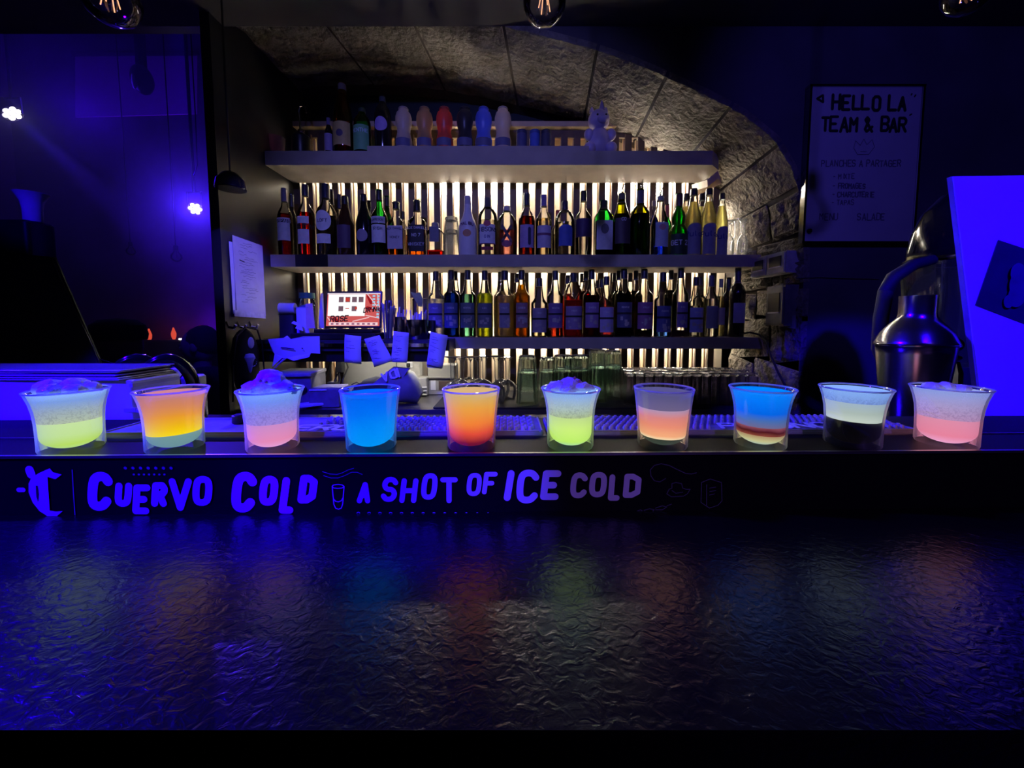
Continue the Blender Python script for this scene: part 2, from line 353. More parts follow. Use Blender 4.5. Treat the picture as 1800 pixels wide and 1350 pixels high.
M_LEDC = em('led_tube_hidden', (1.0, 0.89, 0.72), 64.0); M_LEDU = em('led_under_shelf', (1.0, 0.94, 0.84), 58.0)
# ------------------------------------------------------------------ room shell
ZCEIL = ZC+1.06
struct('floor', MB().box((-0.5, 1.2, -0.05), (8.6, 8.6, 0.1)), M_FLOOR)
struct('ceiling', MB().box((-0.5, -0.68, ZCEIL+0.05), (8.6, 4.26, 0.1)), M_CEIL)
struct('wall_right', MB().box((2.65, -0.5, 1.2), (0.1, 4.0, 2.5)), M_WALLD)
struct('wall_left', MB().box((-4.35, 0.5, 1.9), (0.1, 6.4, 3.9)), M_WALLD)
struct('ceiling_lounge', MB().box((-2.75, 2.5, 3.85), (3.1, 2.0, 0.1)), M_CEIL)
struct('wall_lintel', MB().box((-2.7, 1.47, 3.1), (3.2, 0.06, 1.5)), M_DARKP)
struct('wall_lounge_side', MB().box((-1.09, 2.75, 1.9), (0.06, 1.40, 3.9)).box((-1.09, 1.77, 3.1), (0.06, 0.56, 1.4)), M_DARKP)
struct('wall_front', MB().box((-0.8, -2.85, 1.2), (7.2, 0.1, 2.5)), M_WALLD)
struct('wall_lounge', MB().box((-2.7, 3.45, 1.9), (3.2, 0.1, 3.9)), pm('lounge_wall', (0.16, 0.12, 0.20), 0.85, var=0.25, scale=3, bump=0.3))
# niche: back board, upper dark wall, partition on the left
ARCH = [(1.10,-1.28),(1.10,-.6),(1.10,-.2),(1.10,.10),(1.097,.22),(1.090,.33),(1.075,.45),(1.035,.56),(0.965,.665),(0.844,.757),(0.70,.828),(0.563,.885),
        (0.444,.935),(0.278,.988),(0.09,1.035),(-.139,1.085),(-.35,1.12),(-.60,1.145),(-.85,1.142),(-1.06,1.124),(-1.12,1.11)]
YF, YBK = 1.45, 1.86
mb = MB()                       # wall face beside and above the arch, thick
out = [(x, ZC+z) for x, z in ARCH if x > -0.0]
poly = [(x, YF, z) for x, z in out]+[(0.05, YF, ZCEIL+0.1), (2.7, YF, ZCEIL+0.1), (2.7, YF, 0.0)]
# build as strips so that the concave outline stays clean
for (x0, z0), (x1, z1) in zip(out[:-1], out[1:]):
    mb.prism([(x0, YF, z0), (2.7, YF, z0), (2.7, YF, z1), (x1, YF, z1)], (0, 0.55, 0))
xl, zl = out[-1]
mb.prism([(xl, YF, zl), (2.7, YF, zl), (2.7, YF, ZCEIL+0.1), (0.0, YF, ZCEIL+0.1)], (0, 0.55, 0))
struct('wall_back', mb, M_WALLD)
# stone lining of the arch: each voussoir a piece, joints recessed
arch = bpy.data.objects.new('wall_arch', None); COL.objects.link(arch); arch['kind'] = 'structure'
def arch_pt(s):
    s = max(0, min(s, len(ARCH)-1.0001)); i = int(s); t = s-i
    return (ARCH[i][0]*(1-t)+ARCH[i+1][0]*t, ARCH[i][1]*(1-t)+ARCH[i+1][1]*t)
def stone_piece(s0, s1, y0, y1, skew, seed, gap=0.006, lift=0.0):
    rnd = random.Random(seed); nu, nv = 8, 8; vs = []; fs = []
    amp = 0.009
    for layer in (0, 1):
        for i in range(nu+1):
            for j in range(nv+1):
                u, v = i/nu, j/nv; y = y0+gap+(y1-y0-2*gap)*v
                s = s0+(s1-s0)*u+skew*(v-0.5)
                x, z = arch_pt(s); xa, za = arch_pt(s-0.1); xb, zb = arch_pt(s+0.1)
                t = Vector((xb-xa, 0, zb-za)).normalized(); nrm = Vector((t.z, 0, -t.x))
                if nrm.x*(x) > 0 and z < 0.6: nrm = -nrm
                if z > 0.6 and nrm.z > 0: nrm = -nrm
                edge = min(u, 1-u, v, 1-v); push = (0.012+lift+rnd.uniform(-amp, amp))*(1 if edge > 0 else 0.25)
                off = nrm*(push if layer == 0 else -0.02)
                g = t*gap*(1 if i == 0 else -1 if i == nu else 0)
                vs.append(Vector((x, y, ZC+z))+off+g)
    k = (nu+1)*(nv+1)
    for i in range(nu):
        for j in range(nv):
            a = i*(nv+1)+j; q = (a, a+1, a+nv+2, a+nv+1); fs.append(q); fs.append(tuple(k+x for x in reversed(q)))
    bd = [j for j in range(nv+1)]+[i*(nv+1)+nv for i in range(1, nu+1)]+[nu*(nv+1)+j for j in range(nv-1, -1, -1)]+[i*(nv+1) for i in range(nu-1, 0, -1)]
    for a, b in zip(bd, bd[1:]+bd[:1]): fs.append((b, a, k+a, k+b))
    m = MB(); m.add(vs, fs); return m
cuts = [0.2, 0.9, 1.5, 2.1, 2.7, 3.3, 4.1, 5.0, 6.3, 7.7, 9.2, 10.9, 12.7, 14.4, 16.0, 17.4, 19.0]
for i, (a, b) in enumerate(zip(cuts[:-1], cuts[1:])):
    if i < 8:                    # the jamb: two or three rough stones to a course
        ym = YF+0.012+(0.16 if i % 2 else 0.26)
        part('stone', stone_piece(a, b, YF-0.008, ym, 0.10*(-1)**i, i*3+1), M_STONE, arch)
        part('stone', stone_piece(a, b, ym, YBK+0.05, 0.10*(-1)**i, i*3+2, lift=0.004*(i % 3)), M_STONE, arch)
    else:
        part('stone', stone_piece(a, b, YF-0.008, YBK+0.07, -0.25, i*3+1), M_STONE, arch)
mb = MB()                        # mortar bed behind the stones
for (x0, z0), (x1, z1) in zip(ARCH[:-1], ARCH[1:]):
    t = Vector((x1-x0, 0, z1-z0)).normalized(); nv_ = Vector((-t.z, 0, t.x))
    if nv_.x*x0 < 0 and z0 < 0.7: nv_ = -nv_
    if z0 >= 0.7 and nv_.z < 0: nv_ = -nv_
    p = [Vector((x0, YF+0.004, ZC+z0)), Vector((x1, YF+0.004, ZC+z1)), Vector((x1, YBK+0.3, ZC+z1)), Vector((x0, YBK+0.3, ZC+z0))]
    mb.prism(p, nv_*0.05)
link('mortar', mb.mesh('mortar'), pm('mortar_joint', (0.09, 0.075, 0.06), 0.95, scale=30), arch)
struct('wall_niche', MB().box((0.05, 2.03, 1.2), (2.5, 0.04, 2.6)), M_TEAL)
mb = MB().prism([(-1.04, 1.385, 0), (-1.04, 2.05, 0), (-1.074, 2.05, 0), (-1.074, 1.385, 0)], (0, 0, ZC+1.14))
struct('wall_partition', mb, M_DARKP)
# ------------------------------------------------------------------ backlit slat wall
YS = 1.86
slatw = bpy.data.objects.new('wall_slats', None); COL.objects.link(slatw); slatw['kind'] = 'structure'
ztop = ZC+0.905; zbot = 0.955
link('backing_board', MB().box((0.03, 1.985, (ztop+zbot)/2), (2.12, 0.02, ztop-zbot)).mesh('backing_board'), M_CREAM, slatw)
link('light_baffle', MB().box((0.03, 1.955, ZC+.722), (2.06, 0.040, 0.004)).mesh('light_baffle'), M_PINE, slatw)  # added unseen board that keeps the strip's light off the arch crown
link('top_rail', MB().box((0.03, 1.915, ztop+0.012), (2.10, 0.15, 0.024)).mesh('top_rail'), M_PINE, slatw)
link('header_board', MB().box((0.03, YS+0.018, ztop-0.018), (2.10, 0.012, 0.034)).mesh('header_board'), M_SLAT, slatw)
sl = MB().box((0, 0, 0), (0.030, 0.014, ztop-zbot-0.03)).mesh('slat'); sl.materials.append(M_SLAT)
ps = MB().box((0, 0, 0), (0.007, 0.016, ztop-zbot-0.03)).mesh('batten'); ps.materials.append(M_PINE)
k = 0; x = W(900+11+2.2, 325, YS).x
x0 = x-0.0605*17.5
for i in range(36):
    xx = -1.035+0.0605*i+0.012
    if xx > 1.0: break
    o = bpy.data.objects.new('slat', sl); COL.objects.link(o); o.parent = slatw; o.location = (xx, YS+0.007, (ztop+zbot)/2-0.01)
    o = bpy.data.objects.new('batten', ps); COL.objects.link(o); o.parent = slatw; o.location = (xx-0.012 if xx > 0 else xx+0.012, YS+0.045, (ztop+zbot)/2-0.01)
def led(x0, x1, dz, h, mat, label, d=0.02):
    t = thing('led_tube', label, 'light', ((x0+x1)/2, 1.955, ZC+dz))
    part('light_tube', MB().rbox((0, 0, 0), (x1-x0-0.02, d, h), d*0.45), mat, t)
    part('mount', MB().box((0, 0.012, 0), (x1-x0, 0.006, h*0.8)), M_WHITE, t)
led(-.365, -.012, 0.672, 0.078, M_LED, 'glowing white led lamp behind the slats at the middle of the top bottle row')
led(.455, .845, 0.672, 0.078, M_LED, 'glowing white led lamp behind the slats at the arch end of the top bottle row')
t = thing('led_tube', 'added upright white led lamp in the gap between the slats and the arch jamb', 'light', (1.022, 1.95, ZC+.50))  # lamp added to throw light on the arch jamb
part('light_tube', MB().rbox((0, 0, 0), (.018, .018, .30), .006), M_LED, t); part('mount', MB().box((0, .012, 0), (.024, .006, .32)), M_WHITE, t)
led(-1.0, 1.03, 0.701, 0.016, M_LEDC, 'added thin warm led strip behind the slats at the top shelf', 0.016)  # strip added to brighten the shelf underside and the left slat gaps
led(-1.0, 1.03, 0.262, 0.022, M_LEDC, 'thin warm led strip behind the slats at the middle shelf', 0.016)
led(-.98, 1.03, -0.100, 0.022, M_LEDC, 'thin warm led strip behind the slats at the lowest shelf', 0.016)
# ------------------------------------------------------------------ shelves
YSH = 1.65
def shelf(name, pxl, pxr, yt, yb, label, cut=0.0):
    a = W(pxl, yt, YSH); b = W(pxr, yt, YSH); zb = W(pxl, yb, YSH).z
    t = thing(name, label, 'shelf', (0, 0, 0), 0, 'thick wooden bottle shelves')
    xl = max(a.x, -1.038) if cut == 0 else -1.038
    pts = [(a.x if a.x > -1.036 else -1.036, YSH), (b.x, YSH)]
    if cut: pts += [(b.x+cut, YSH+0.055), (b.x+cut, YS-0.002)]
    else: pts += [(b.x, YS-0.002)]
    pts += [(-1.036, YS-0.002)]
    part('board', MB().prism([(x, y, zb) for x, y in pts], (0, 0, a.z-zb)), M_SHELF, t, smooth=False)
    return t, a.z, zb
sh1, Z1, Z1b = shelf('wall_shelf', 463, 1253, 265, 290, 'top wooden bottle shelf with a slanted end under the stone arch', 0.055)
sh2, Z2, Z2b = shelf('wall_shelf', 475, 1338, 447.5, 469, 'middle wooden shelf carrying the liquor bottles')
sh3, Z3, Z3b = shelf('wall_shelf', 600, 1342, 593, 613, 'lowest wooden shelf carrying the syrup bottles')
part('cleat', MB().prism([W(1243, 316, 1.70), W(1262, 300, 1.67), W(1262, 302, 1.67)+Vector((0.01, 0, -0.02)), W(1220, 329, 1.84)+Vector((0.012, 0, -0.01)), W(1216, 325, 1.84)], (0.004, 0, -0.03)), M_PINE, sh1, smooth=False)
part('dark_band', MB().box((W(548, 458, YSH).x, YSH-0.001, (Z2+Z2b)/2), (0.138, 0.003, Z2-Z2b)), M_BLACK, sh2, label='black strip on the shelf edge')  # black strip set over part of the front edge
tag(part('riser_board', MB().box(((W(655,260,1.72).x+W(1030,260,1.72).x)/2, 1.745, Z1+0.011), (W(1030,260,1.72).x-W(655,260,1.72).x, 0.18, 0.022)), M_SHELF, None, smooth=False), 'thin raised board under the sauce bottles on the top shelf', 'board')
# ------------------------------------------------------------------ bottles
PR = dict(
 spirit=[(.0,0),(.92,0),(1,.02),(1,.55),(.97,.60),(.80,.66),(.50,.72),(.40,.76),(.36,.84),(.36,.97),(.38,.975),(.38,1)],
 wine=[(.0,0),(.93,0),(1,.02),(1,.60),(.97,.65),(.75,.71),(.46,.75),(.38,.79),(.36,.97),(.40,.975),(.40,1)],
 syrup=[(.0,0),(.93,0),(1,.02),(1,.60),(.98,.625),(.86,.65),(.66,.675),(.54,.72),(.45,.78),(.37,.86),(.34,.90),(.36,1)],
 syrlow=[(.0,0),(.93,0),(1,.02),(1,.56),(.98,.58),(.80,.61),(.62,.65),(.52,.70),(.44,.78),(.37,.88),(.36,1)],
 round=[(.0,0),(.92,0),(1,.03),(1,.50),(1,.60),(.95,.70),(.80,.77),(.55,.83),(.38,.87),(.34,.92),(.36,1)],
 cone=[(.0,0),(.92,0),(1,.02),(1,.52),(.92,.58),(.68,.70),(.48,.79),(.38,.86),(.36,1)],
 slim=[(.0,0),(.95,0),(1,.02),(1,.55),(.9,.63),(.62,.72),(.46,.80),(.42,1)],
 square=[(.0,0),(.95,0),(1,.02),(1,.58),(.97,.62),(.72,.66),(.46,.70),(.40,.74),(.38,.96),(.42,.965),(.42,1)],
 squat=[(.0,0),(.95,0),(1,.03),(1,.66),(.95,.72),(.65,.80),(.42,.86),(.40,1)],
 dome=[(.0,0),(.95,0),(1,.02),(1,.60),(.97,.67),(.86,.74),(.60,.80),(.40,.83),(.33,.87),(.33,1)],
 bulb=[(.0,0),(.95,0),(1,.02),(1,.36),(.97,.40),(.80,.46),(.62,.50),(.66,.54),(.72,.59),(.72,.64),(.60,.70),(.42,.75),(.36,.80),(.36,1)],
 champ=[(.0,0),(.94,0),(1,.02),(1,.42),(.97,.52),(.86,.62),(.66,.73),(.46,.83),(.36,.92),(.36,1)],
 malibu=[(.0,0),(.93,0),(1,.02),(1,.42),(.96,.50),(.80,.58),(.55,.67),(.42,.76),(.36,.88),(.34,1)],
 pulco=[(.0,0),(.93,0),(1,.02),(1,.42),(1,.55),(.92,.62),(.66,.74),(.50,.83),(.44,.87),(.42,1)],
 squeeze=[(.0,0),(.92,0),(.98,.03),(.98,.16),(1,.17),(.98,.25),(.86,.34),(.78,.42),(.80,.50),(.92,.58),(.98,.68),(.96,.78),(.82,.87),(.58,.92),(.56,.985),(.50,1)],
)
def prof_r(p, z):
    for (r0, z0), (r1, z1) in zip(p[:-1], p[1:]):
        if z0 <= z <= z1 and z1 > z0: return r0+(r1-r0)*(z-z0)/(z1-z0)
    return p[-1][0]
def cut_prof(p, top, ins, r, h):
    q = [(max(a*r-ins, 0), max(z*h, 0.003)) for a, z in p if z < top]
    q.append((max(prof_r(p, top)*r-ins, 0.001), top*h)); q.append((0.0, top*h)); return q
def curved(mb_, r, z0, z1, a0, a1, n=8, sq=0, dy=1.0, prof=None, h=1.0):
    vs = []; fs = []
    for i in range(n+1):
        a = a0+(a1-a0)*i/n-PI/2; k = 1.0
        if sq: k = 1.0/((abs(math.cos(a))**sq+abs(math.sin(a))**sq)**(1.0/sq))
        for z in (z0, z1): vs.append((r*k*math.cos(a), r*k*math.sin(a)*dy, z))
    for i in range(n): fs.append((2*i, 2*i+2, 2*i+3, 2*i+1))
    mb_.add(vs, fs)
def cyl_text(txt, h, r, zc, w, jit=0.0, sq=0, dy=1.0, rise=0.0):
    # lettering wrapped on the bottle's front
    ps, L = text_polys(txt, h, jit=jit); m = MB(); m.strokes([[(x-L/2, y-h/2) for x, y in p] for p in ps], w, (1,0,0), (0,0,1), (0,0,0), 5)
    out = []
    for x, y, z in m.v:
        a = x/r; arc = rise*(1-(2*x/L)**2)
        if sq: out.append((x, -r*dy, z+zc+arc))
        else: out.append((r*math.sin(a), -r*math.cos(a), z+zc+arc))
    m.v = out; return m
LBL = {}
def lmat(c):
    key = 'label_%d_%d_%d' % tuple(int(v*100) for v in c)
    return pm(key, c, 0.6, var=0.06, scale=55)
def cmat(c): return pm('cap_%d_%d_%d' % tuple(int(v*100) for v in c), c, 0.4, var=0.05)
NAVY = (0.02, 0.02, 0.05)
def bottle(px, ty, w, base_z, Y, shape, label, glass=None, liq=None, lv=0.6, cap=(NAVY, .12), lab=None, lab2=None, txt=None, sq=0, dy=1.0, name='bottle', band=None, cat='bottle', group=None, oval=None, spout=False, seg=20, murk=0.0, art=0):
    p = W(px, ty, Y); base = Vector((p.x, Y, base_z)); h = p.z-base_z; d = ray(px, (ty+450)/2)
    r = w/2*(Y/d.y)/F_PX*math.cos(math.atan(abs(d.x)))*0.985
    P = PR[shape]; t = thing(name, label, cat, base, 0, group)
    opaque = glass and glass.startswith('op:')
    gm = {None: M_GLASS, 'g': M_GLASSG, 'o': M_GLASSO, 'a': M_GLASSA}.get(glass) if not opaque else MC[glass[3:]]
    hc = 1.0-(cap[1] if cap else 0)
    body = [(a*r, z*h) for a, z in P]
    part('glass' if not opaque else 'body', MB().lathe(body, seg, sq=sq, dy=dy, caps=False), gm, t)
    if liq is not None:
        part('liquid', MB().lathe(cut_prof(P, lv, 0.0022, r, h), seg, sq=sq, dy=dy), liq, t)
    if cap:
        rc = prof_r(P, 0.96)*r*1.08; r2 = prof_r(P, hc)*r*1.10
        part('cap', MB().lathe([(0, hc*h), (r2, hc*h), (rc*1.02, (hc+0.02)*h), (rc, 0.975*h), (rc*0.86, h*1.0), (0, h*1.001)], 14), cmat(cap[0]), t)
    if spout:
        part('pourer', MB().tube([(0,0,h), (0,0,h*1.05), (0.004,0,h*1.10), (0.010,0,h*1.15)], [0.004,0.003,0.0025,0.002], 6), M_CHROME, t)
    for L in (lab, lab2):
        if not L: continue
        c, z0, z1 = L[0], L[1], L[2]; a = L[3] if len(L) > 3 else 1.0
        m = MB(); curved(m, r*1.012+0.0004, z0*h, z1*h, -a, a, 10, sq, dy)
        lo = part('paper_label', m, lmat(c), t)
        if art:
            rd = random.Random(int(px)); m = MB()
            curved(m, r*1.012+0.0008, (z0+(z1-z0)*.52)*h, (z0+(z1-z0)*.60)*h, -a, a, 10, sq, dy)
            part('dark_band', m, M_INK, lo)
            m = MB()
            for q in range(5):
                aa = rd.uniform(-a*.7, a*.5); zz = z0+(z1-z0)*rd.uniform(.05, .36)
                curved(m, r*1.012+0.0009, zz*h, (zz+rd.uniform(.02, .07))*h, aa, aa+rd.uniform(.15, .45), 4, sq, dy)
            part('fruit_print', m, lmat((.45, .40, .42)), lo)
            m = cyl_text(['SIROP', 'FRUIT', 'CASSIS', 'KIWI', 'MENTHE'][art % 5], h*.022, r*1.012+0.001, (z1-(z1-z0)*.2)*h, h*.005); part('lettering', m, lmat((.6, .58, .62)), lo)
    if band:
        m = MB(); curved(m, r*1.012+0.001, band[1]*h, band[2]*h, -1.0, 1.0, 10, sq, dy); part('label_band', m, lmat(band[0]), t)
    if oval:
        c, zc, rz, ra = oval; m = MB(); n = 18; vs = [(0, -(r*1.012+.0009)*dy, zc*h)]
        for q in (1, 2, 3, 4):
            for k in range(n):
                aa = ra*q/4*math.cos(2*PI*k/n); zz = zc*h+rz*q/4*h*math.sin(2*PI*k/n); kk = 1.0
                if sq: kk = 1.0/((abs(math.sin(aa))**sq+abs(math.cos(aa))**sq)**(1.0/sq))
                vs.append(((r*1.012+.0009)*kk*math.sin(aa), -(r*1.012+.0009)*kk*math.cos(aa)*dy, zz))
        m.add(vs, [(0, 1+k, 1+(k+1) % n) for k in range(n)]+[(1+q*n+k, 1+(q+1)*n+k, 1+(q+1)*n+(k+1) % n, 1+q*n+(k+1) % n) for q in range(3) for k in range(n)]); part('round_label', m, lmat(c), t)
    if txt:
        for tx in (txt if isinstance(txt, list) else [txt]):
            s_, zc, hh, c = tx[:4]; rise = tx[4] if len(tx) > 4 else 0
            part('lettering', cyl_text(s_, hh*h, r*1.012+0.0014, zc*h, hh*h*0.20, 0, sq, dy, rise*h), lmat(c), t)
    return t
pm('frosted_white', (0.80, 0.78, 0.80), 0.35, var=0.02); pm('black_bottle', (0.008, 0.007, 0.010), 0.12); pm('brown_bottle', (0.05, 0.018, 0.008), 0.1)
pm('dark_green_bottle', (0.006, 0.02, 0.010), 0.1)
L_RED = liquid('red_liquor', (0.85, 0.02, 0.03)); L_ORRED = liquid('orange_red_liquor', (0.95, 0.10, 0.03)); L_CLEAR = liquid('clear_spirit', (0.96, 0.97, 0.96)); L_AMBER = liquid('amber_spirit', (0.85, 0.36, 0.05))
L_RUM = liquid('dark_rum', (0.42, 0.09, 0.03)); L_PINK = liquid('pink_spirit', (0.95, 0.60, 0.58)); L_BLUE = liquid('blue_curacao', (0.05, 0.12, 0.70)); L_GREEN = liquid('mint_liqueur', (0.01, 0.62, 0.22))
L_PALE = liquid('pale_gold_spirit', (0.95, 0.88, 0.70)); L_OLIVE = liquid('olive_wine', (0.50, 0.55, 0.05)); L_DKG = liquid('dark_herbal', (0.03, 0.10, 0.03)); L_DARK = liquid('black_syrup', (0.03, 0.012, 0.03))
L_LEM = liquid('cloudy_lemon', (0.99, 0.93, 0.50), 0.4, 0.3); L_ORANGE = liquid('orange_syrup', (0.98, 0.62, 0.06), 0.2, 0.2); L_PEACH = liquid('peach_syrup', (0.95, 0.84, 0.62), 0.35, 0.25); L_LIME = liquid('lime_syrup', (0.80, 0.88, 0.12), 0.2, 0.3)
L_TEAL = liquid('teal_syrup', (0.40, 0.76, 0.64)); L_NAVY = liquid('navy_syrup', (0.20, 0.36, 0.78)); L_MILK = liquid('milky_syrup', (0.93, 0.94, 0.90), 0.35, 0.2); L_GREN = liquid('grenadine', (0.92, 0.16, 0.12), 0.1, 0.2); L_CHER = liquid('pinkish_syrup', (0.92, 0.58, 0.55), 0.1, 0.15); L_BROWN = liquid('brown_syrup', (0.45, 0.12, 0.07))
WH, PALE, PUR, BL = (.80,.80,.82), (.60,.57,.62), (.20,.08,.22), (.30,.32,.62)
BK = (.015,.015,.018)
YA, YR, YT = 1.697, 1.764, 1.828
def A(px, ty, w, shape, label, **k): return bottle(px, ty, w, Z2, k.pop('Y', YA), shape, label, **k)
A(499,331,29,'spirit','red bitter bottle with white label at the left end of the middle shelf',liq=L_RED,lv=.62,cap=((.25,.23,.3),.20),lab=(WH,.22,.55,1.1),band=(NAVY,.48,.53),txt=('CAMPARI',.505,.045,(.6,.6,.65)))
A(512,341,22,'spirit','plain dark bottle behind the red bitter at the left shelf end',Y=YR,glass='op:black_bottle',cap=((.05,.05,.1),.2))
A(536,325,33,'spirit','orange red aperitif bottle with two white labels and black cap',liq=L_ORRED,lv=.60,cap=(NAVY,.16),lab=(WH,.16,.36,.75),lab2=(WH,.44,.54,.75),txt=('APERITIVO',.395,.055,(.02,.02,.03)))
A(572,324,39,'spirit','clear vodka bottle with a large round blue lit label',liq=L_CLEAR,lv=.55,cap=(NAVY,.20),lab=(WH,.16,.29,.75),oval=(WH,.47,.14,.85),txt=('LOFT',.47,.04,(.02,.02,.1)))
A(582,333,22,'spirit','blue capped bottle behind the round labelled vodka',Y=YR,cap=(NAVY,.22),liq=L_CLEAR,lv=.4)
A(606,345,32,'cone','brown amber bottle with sloping shoulders beside a bright gap',glass='op:brown_bottle',cap=(BK,.14),lab=((.10,.06,.12),.12,.50,.9))
A(596,342,20,'spirit','blue necked bottle behind the brown amber bottle',Y=YR,cap=(NAVY,.22),liq=L_PALE,lv=.5)
A(639,342,31,'cone','black cream liqueur bottle with small round label',glass='op:black_bottle',cap=(BK,.12),oval=((.35,.3,.4),.32,.10,.7))
A(648,353,22,'spirit','dark bottle behind the black cream liqueur',Y=YR,glass='op:black_bottle',cap=(BK,.14))
A(666,334,30,'spirit','green whiskey bottle with tall pale blue lit label',glass='g',liq=L_DKG,lv=.58,cap=(BK,.16),lab=(WH,.19,.46,1.0),lab2=(PALE,.48,.58,1.0),txt=[('JAMESON',.53,.03,(.05,.05,.1)),('IRISH',.40,.04,(.05,.08,.1))])
A(680,345,24,'spirit','green bottle behind the green whiskey bottle',Y=YR,glass='g',cap=(BK,.16))
A(696,355,31,'square','square honey whiskey bottle with pale grey label',liq=L_AMBER,lv=.50,cap=(BK,.14),lab=(PALE,.12,.54,.78),sq=6,dy=.8,txt=[('JACK DANIELS',.47,.035,(.05,.05,.1),.02),('HONEY',.33,.04,(.1,.1,.15))])
A(708,372,20,'spirit','short bottle with black cap behind the honey whiskey',Y=YR,cap=(BK,.16),liq=L_AMBER,lv=.5)
A(733,352,31,'square','square black label whiskey bottle with black cap',liq=L_AMBER,lv=.52,cap=(BK,.20),lab=(BK,.07,.54,.80),lab2=None,sq=6,dy=.8,txt=[('JACK DANIELS',.47,.04,(.75,.75,.78),.02),('NO 7',.36,.05,(.75,.75,.78)),('WHISKEY',.20,.05,(.6,.6,.7))],band=None)
A(765,392,30,'squat','short clear square bottle with a little orange liquor',liq=L_ORRED,lv=.16,cap=((.3,.28,.32),.12),lab=((.20,.20,.25),.40,.85,.5),sq=5,dy=.8)
A(822,345,33,'malibu','frosted white coconut rum bottle with palm sunset print',glass='op:frosted_white',cap=(PALE,.14),txt=('MALIBU',.50,.045,(.12,.05,.12),.02),oval=((.62,.30,.14),.36,.06,.45))
A(857,348,35,'dome','clear gin bottle with white label and red emblem',liq=L_CLEAR,lv=.60,cap=((.10,.10,.12),.17),lab=(WH,.20,.52,.88),lab2=((.25,.02,.05),.08,.14,.6),band=((.15,.05,.15),.18,.20),oval=((.5,.08,.12),.53,.05,.35),txt=[('GIBSONS',.43,.065,(.03,.03,.08)),('GIN',.31,.045,(.1,.1,.3))])
A(891,363,36,'round','round clear rum bottle with crossed emblem and pink liquor',liq=L_PINK,lv=.50,cap=((.55,.5,.5),.10),txt=[('X',.42,.30,(.05,.04,.08))],oval=((.35,.10,.16),.22,.07,.5))
A(926,340,29,'spirit','dark rum bottle with a figure on its violet label',liq=L_RUM,lv=.62,cap=(NAVY,.20),lab=((.42,.32,.55),.12,.48,.95),txt=('I',.30,.24,(.03,.03,.08)))
A(956,343,29,'spirit','pale tequila bottle with violet capped neck and two tone label',liq=L_PALE,lv=.60,cap=((.20,.14,.40),.19),lab=((.55,.50,.60),.12,.48,.95),band=((.20,.07,.14),.32,.36))
A(993,354,36,'dome','clear embossed tequila bottle with arched blue label',liq=L_CLEAR,lv=.60,cap=(NAVY,.18),lab=((.06,.10,.42),.16,.46,.7),oval=((.06,.10,.42),.46,.08,.7))
A(981,370,22,'spirit','red capped bottle behind the embossed tequila bottle',Y=YR,cap=((.25,.03,.05),.14),liq=L_PALE,lv=.5)
A(1026,336,28,'square','clear cylindrical vodka bottle with dark purple wrap label',liq=L_CLEAR,lv=.55,cap=(BK,.16),lab=((.05,.02,.09),.28,.56,1.25))
A(1061,353,33,'squat','green square herbal liqueur bottle with bright blue lit label',glass='g',liq=L_DKG,lv=.62,cap=((.03,.05,.04),.16),lab=(WH,.10,.62,.78),sq=5,dy=.85,oval=((.20,.20,.25),.47,.09,.4))
A(1093,340,35,'champ','dark olive sparkling wine bottle with a pourer',glass='o',liq=L_DKG,lv=.66,cap=((.10,.09,.09),.16),lab=((.05,.03,.05),.18,.58,.9),txt=('CO',.56,.045,(.5,.5,.6)),spout=True)
A(1126,333,36,'wine','dark wine bottle with lit yellow green shoulders',glass='o',liq=L_DKG,lv=.62,cap=((.10,.10,.16),.22),spout=True)
A(1161,345,33,'cone','clear bottle with blue liquor and pale picture label',liq=L_BLUE,lv=.16,cap=((.3,.3,.34),.08),lab=((.40,.46,.60),.14,.54,.8),oval=((.55,.25,.28),.46,.05,.4),spout=True)
A(1150,353,20,'spirit','blue liquor bottle with wooden stopper behind the picture label',Y=YR,liq=L_BLUE,lv=.75,cap=((.30,.22,.18),.10))
A(1173,359,20,'spirit','green bottle with red capsule behind the mint liqueur',Y=YR,glass='g',liq=L_GREEN,lv=.6,cap=((.35,.04,.06),.24))
A(1194,341,35,'bulb','green mint liqueur bottle with pinched waist',liq=L_GREEN,lv=.74,cap=((.10,.03,.04),.20),lab=((.01,.03,.02),.02,.34,1.2),txt=('GET 27',.20,.07,(.75,.75,.85)),glass='g')
for px, ty, Y, w, l in ((1207,341,YR,24,'yellow lemon bottle half hidden behind the mint liqueur'),(1234,341,YR,24,'yellow lemon bottle peeking out between the two front ones'),(1270,340,1.735,24,'yellow lemon bottle nearest the upturned glasses'),
                     (1220,332,YA,29,'front yellow lemon bottle beside the mint liqueur'),(1247,332,YA,29,'front yellow lemon bottle second from the mint liqueur')):
    A(px,ty,w,'pulco',l,Y=Y,liq=L_LEM,lv=.80,cap=(BK,.10),lab=((.28,.27,.36),.02,.42,1.1),oval=((.28,.27,.36),.42,.055,1.0),txt=('Pulco',.32,.07,(.05,.05,.25)),group='yellow lemon juice bottles')
